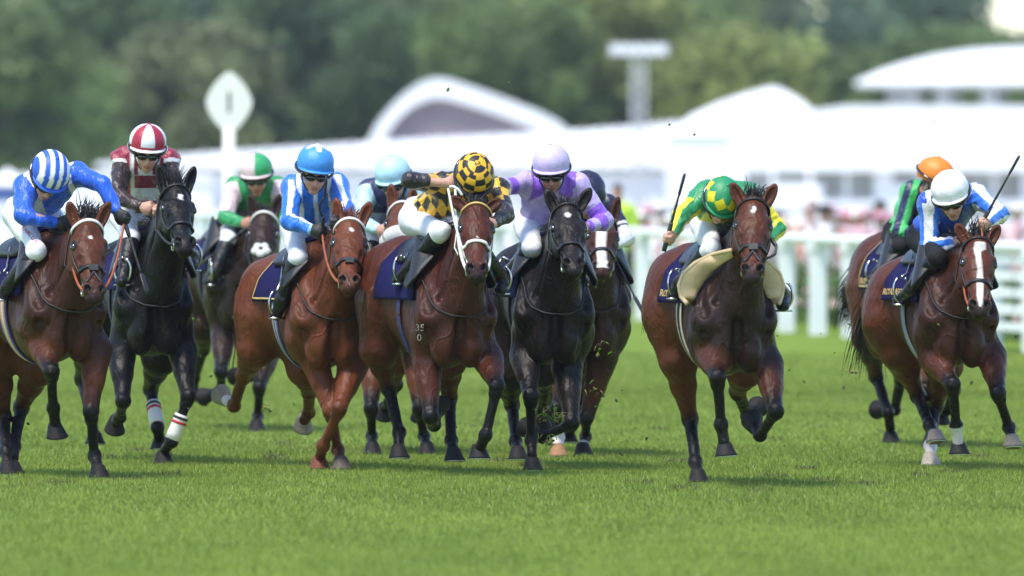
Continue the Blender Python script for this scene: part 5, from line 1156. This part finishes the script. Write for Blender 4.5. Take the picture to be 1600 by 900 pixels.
JD = [
 dict(h=1, print=('FARLUX', (33, 356), (56, 381), 9), head=(80, 268), pose=(48, 12, -12), hdy=.05, shL=(42, 293), shR=(120, 272), pel=(50, 330), armL=([(38, 338), (98, 350)], (-1, -1)), armR=([(160, 288), (187, 338)], (-1, -1)), knee=(58, 392), ank=(14, 446), toe=(4, 462),
   silk=silk1, cap=cap1, peak=(.02, .10, .55), gloves='LR', rein='tan', whip=('R', (230, 458, -.15), 1), whipl='black whip hanging beside the left-edge bay horse, held by the rider in royal blue', label='jockey in royal blue with blue and white striped cap, arm stretched down with a whip'),
 dict(h=2, head=(231, 222), pose=(14, 4, -3), hdy=.08, shL=(193, 250), shR=(262, 250), pel=(212, 325), armL=([(184, 308), (228, 326)], (-1, -1)), armR=([(275, 305), (252, 330)], (-1, -1)), knee=(205, 372), ank=(196, 420), toe=(190, 440), toeR=(300, 416),
   silk=silk2, cap=cap2, peak=tuple(W_), button=(.36, .015, .045), label='jockey in maroon and white with maroon and white segmented cap and dark sleeves'),
 dict(h=3, head=(400, 264), pose=(14, -4, 3), shL=(368, 294), shR=(433, 292), pel=(378, 345), armL=([(352, 340), (384, 350)], (-1, -1)), armR=([(446, 335), (428, 352)], (-1, -1)), knee=(357, 375), ank=(336, 424), toe=(326, 440), skin=(.42, .20, .13),
   silk=silk3, cap=cap3, peak=(.72, .56, .60), whip=('L', (309, 416, -.05), 1), whipl='black whip angled down to the left, held by the rider in pink and green', label='jockey in pink and green with quartered pink and green cap'),
 dict(h=4, head=(493, 255), pose=(12, 10, -6), shL=(458, 293), shR=(525, 288), pel=(482, 345), armL=([(452, 346), (494, 361)], (-1, -1)), armR=([(540, 325), (528, 348)], (-1, -1)), knee=(466, 402), ank=(440, 470), toe=(431, 492),
   silk=silk4, cap=cap4, peak=(.05, .27, .68), gloves='LR', rein='tan', whip=('L', (510, 276, -.12), 1), bend=(-.03, 0, 0), upL=V(.3, 0, 1), whipl='black whip standing upright across the chest of the rider in bright blue', label='jockey in bright blue with white sleeve stripes and plain blue cap with white star'),
 dict(h=5, head=(613, 270), pose=(20, -12, 5), shL=(577, 298), shR=(643, 298), pel=(590, 345), armL=([(562, 345), (596, 361)], (-1, -1)), armR=([(655, 335), (640, 352)], (-1, -1)), knee=(582, 378), ank=(577, 430), toe=(575, 450),
   silk=silk5, cap=flat(V(.42, .66, .76)), label='jockey in navy with pale blue sleeves and pale blue cap, between two horses'),
 dict(h=6, head=(742, 273), pose=(56, 10, 0), hdy=.02, shL=(688, 290), shR=(778, 296), pel=(668, 338), cdy=.30, armL=([(640, 281), (703, 287)], (-1, -1)), armR=([(790, 335), (768, 352)], (-1, -1)), knee=(690, 362), ank=(641, 418), toe=(622, 438), toeR=(783, 452),
   short=.15, silk=silk6, cap=cap6, peak=(.012, .011, .011), rein='white_strap', wrein=1, loops=[('white_strap', [(703, 292, -.2), (708, 291, -.23), (716, 296, -.25), (722, 305, -.25)], .006), ('white_strap', [(700, 295, -.2), (711, 350, -.3), (721, 385, -.35), (727, 404, -.35)], .007)], label='jockey in black and yellow checks with checked cap, elbow raised high'),
 dict(h=7, head=(861, 254), pose=(16, -3, 2), shL=(823, 287), shR=(902, 288), pel=(848, 345), armL=([(786, 293), (742, 300)], (-1, 1)), armR=([(944, 345), (912, 358)], (-1, -1)), knee=(832, 388), ank=(797, 424), toe=(782, 438), skin=(.36, .17, .11),
   silk=silk7, cap=flat(V(.56, .47, .74)), reins='R', label='jockey in lilac with purple hoops on the sleeves and lilac cap, one arm stretched sideways'),
 dict(h=8, head=(918, 297), pose=(40, 10, 0), hdy=.1, shL=(897, 318), shR=(948, 322), pel=(915, 350), armL=([(895, 360), (920, 372)], (-1, -1)), armR=([(978, 372), (958, 384)], (-1, -1)), knee=(895, 385), ank=(885, 440), toe=(880, 455), toeR=(972, 480),
   silk=silk8, cap=flat(V(.014, .016, .05)), gloves='LR', whip=('R', (1006, 490, -.2), 1), whipl='black whip slanting down to the right beside the blazed bay in the centre', label='jockey in navy with white forearms, mostly hidden behind the lilac rider'),
 dict(h=9, k=.92, head=(1130, 308), pose=(52, 8, -8), hdy=.06, shL=(1100, 307), shR=(1168, 304), pel=(1128, 345), cdy=.32, armL=([(1062, 340), (1049, 372)], (-1, -1)), armR=([(1214, 358), (1192, 378)], (-1, -1)), knee=(1112, 388), ank=(1064, 442), toe=(1053, 460), toeR=(1223, 478),
   silk=silk9, cap=cap9, peak=(.012, .24, .09), whip=('L', (1070, 271, -.1), 1), reins='R', upL=V(.2, 0, 1), whipl='black whip held upright at the left of the green and yellow rider', loops=[('leather', [(1205, 374, -.25), (1213, 385, -.3), (1211, 397, -.33), (1203, 402, -.35), (1192, 405, -.38)], .009)], label='jockey in green and yellow with yellow diamonds on a green cap, head down, whip raised'),
 dict(h=10, head=(1463, 272), pose=(16, 45, 0), hdy=.2, shL=(1424, 302), shR=(1480, 302), pel=(1420, 362), armL=([(1404, 360), (1440, 368)], (-1, -1)), armR=([(1490, 350), (1478, 368)], (-1, -1)), knee=(1408, 384), ank=(1374, 426), toe=(1362, 440),
   silk=silk10, cap=flat(V(.80, .22, .02)), rein='tan', gog=-.02, brm='black_breech', label='jockey in green and navy stripes with orange cap, behind the white-capped rider'),
 dict(h=11, head=(1484, 296), pose=(26, -10, 8), hdy=.05, shL=(1452, 318), shR=(1526, 306), pel=(1462, 366), armL=([(1452, 386), (1498, 378)], (-1, -1)), armR=([(1562, 335), (1540, 352)], (-1, -1)), knee=(1466, 402), ank=(1424, 452), toe=(1404, 470),
   silk=silk11, cap=flat(W_ * 1.03), rein='tan', brm='black_breech', whip=('R', (1593, 243, -.1), 1), upR=V(.4, 0, 1), whipl='black whip raised high at the right edge by the white-capped rider', label='jockey in royal blue and white with plain white cap and blue goggles'),
]
import time
ONLY = globals().get('ONLY', None)
for i, H in HD.items():
    if ONLY and i not in ONLY: continue
    t0 = time.time(); H['id'] = i; horse('racehorse', H)
    for J in JD:
        if J['h'] == i: rider(J)
    print('time', i, round(time.time() - t0, 1))
# ------------------------------------------------------------------ steward and flying turf
def steward():
    D = 156.; g = P(965, 0, D); c = V(g[0], D, 0); h = P(0, 286, D)[2]; q = Sdf(); z = lambda t: c + V(0, 0, h * t)
    q.ell(z(.935), (.08, .1, .12), None, .02); q.cone(z(.8), z(.9), .06, .055, .03); q.econe(z(.52), z(.78), (.16, .11), (.2, .12), V(1, 0, 0), .05)
    for s in (-1, 1):
        q.cone(z(.5) + V(.09 * s, 0, 0), z(.27) + V(.1 * s, -.02, 0), .09, .06, .04); q.cone(z(.27) + V(.1 * s, -.02, 0), z(.03) + V(.11 * s, 0, 0), .06, .045, .03); q.cone(z(.03) + V(.11 * s, 0, 0), z(.02) + V(.12 * s, -.14, 0), .045, .035, .02)
        q.cone(z(.79) + V(.19 * s, 0, 0), z(.6) + V(.25 * s, 0, 0), .055, .045, .03); q.cone(z(.6) + V(.25 * s, 0, 0), z(.47) + V(.22 * s, -.12, 0), .042, .03, .02); q.cone(z(.47) + V(.22 * s, -.12, 0), z(.42) + V(.21 * s, -.16, 0), .035, .02, .02)
    q.cone(z(.93) + V(0, -.09, 0), z(.915) + V(0, -.115, 0), .012, .014, .01)
    v, f = q.mesh(.018); rel = (v[:, 2]) / h; c_ = pick(rel > .83, V(.5, .25, .16), V(.02, .02, .03)); c_ = pick((rel > .95) | ((rel > .86) & (v[:, 1] > D + .03)), V(.02, .015, .012), c_)
    O = put('person', v, f, M['skin'], base=c, cols=c_); q = Sdf(); q.econe(z(.5), z(.785), (.185, .135), (.225, .145), V(1, 0, 0), .05)
    for s in (-1, 1): q.cone(z(.79) + V(.19 * s, 0, 0), z(.66) + V(.24 * s, 0, 0), .075, .07, .03)
    v, f = q.mesh(.02); put('vest', v, f, M['silk'], O, cols=np.tile(V(.55, .78, .05), (len(v), 1))); tag(O, 'steward in a bright yellow vest standing behind the rail', 'steward')
steward()
def clods():
    m = MB(); R = np.random.default_rng(21)
    spots = [(x, y, D) for x, y, D in zip(R.uniform(20, 1590, 120), R.uniform(430, 725, 120), R.uniform(73, 86, 120))]
    for x, y in ((175, 170), (282, 150), (289, 152), (505, 235), (795, 130), (1046, 195), (1085, 210), (700, 140), (1460, 190), (1163, 425)): spots.append((x, y, 76.))
    for x, y, D in spots:
        p = P(x, y, D)
        if p[2] < .05: continue
        s = R.uniform(.004, .012); A = np.linalg.qr(R.normal(size=(3, 3)))[0]; m.ell(p, (s * 1.6, s, s * .6), A, 5, 4, (.04, .025, .012) if R.random() < .6 else (.08, .16, .02))
    for (x, y, D, n, sp) in ((870, 652, 74.2, 34, .045), (850, 650, 74.2, 14, .04), (930, 548, 77, 10, .08), (417, 640, 79, 24, .03), (528, 648 - 6, 80, 4, .05), (935, 620, 77, 12, .08), (860, 690, 74.5, 20, .05), (370, 500, 84, 8, .04), (1335, 580, 79, 16, .05)):
        c = P(x, y, D)
        for k in range(n):
            p = c + R.normal(0, sp * .5, 3); d = nrm(R.normal(size=3)) * R.uniform(.02, .05); cc = (.16, .30, .03) if R.random() < .65 else (.35, .25, .1)
            m.tube([p, p + d * .5 + V(0, 0, .006), p + d], [.0035, .003, .001], 4, cc)
        for k in range(n // 6): m.ell(c + R.normal(0, sp * .35, 3), (.012, .009, .008), nu=6, nv=4, col=(.05, .03, .015))
    o = m.put('flying_turf', M['turf'], cols=True); tag(o, 'bits of torn grass and soil thrown up by the hooves', 'flying turf', kind='stuff')
clods()
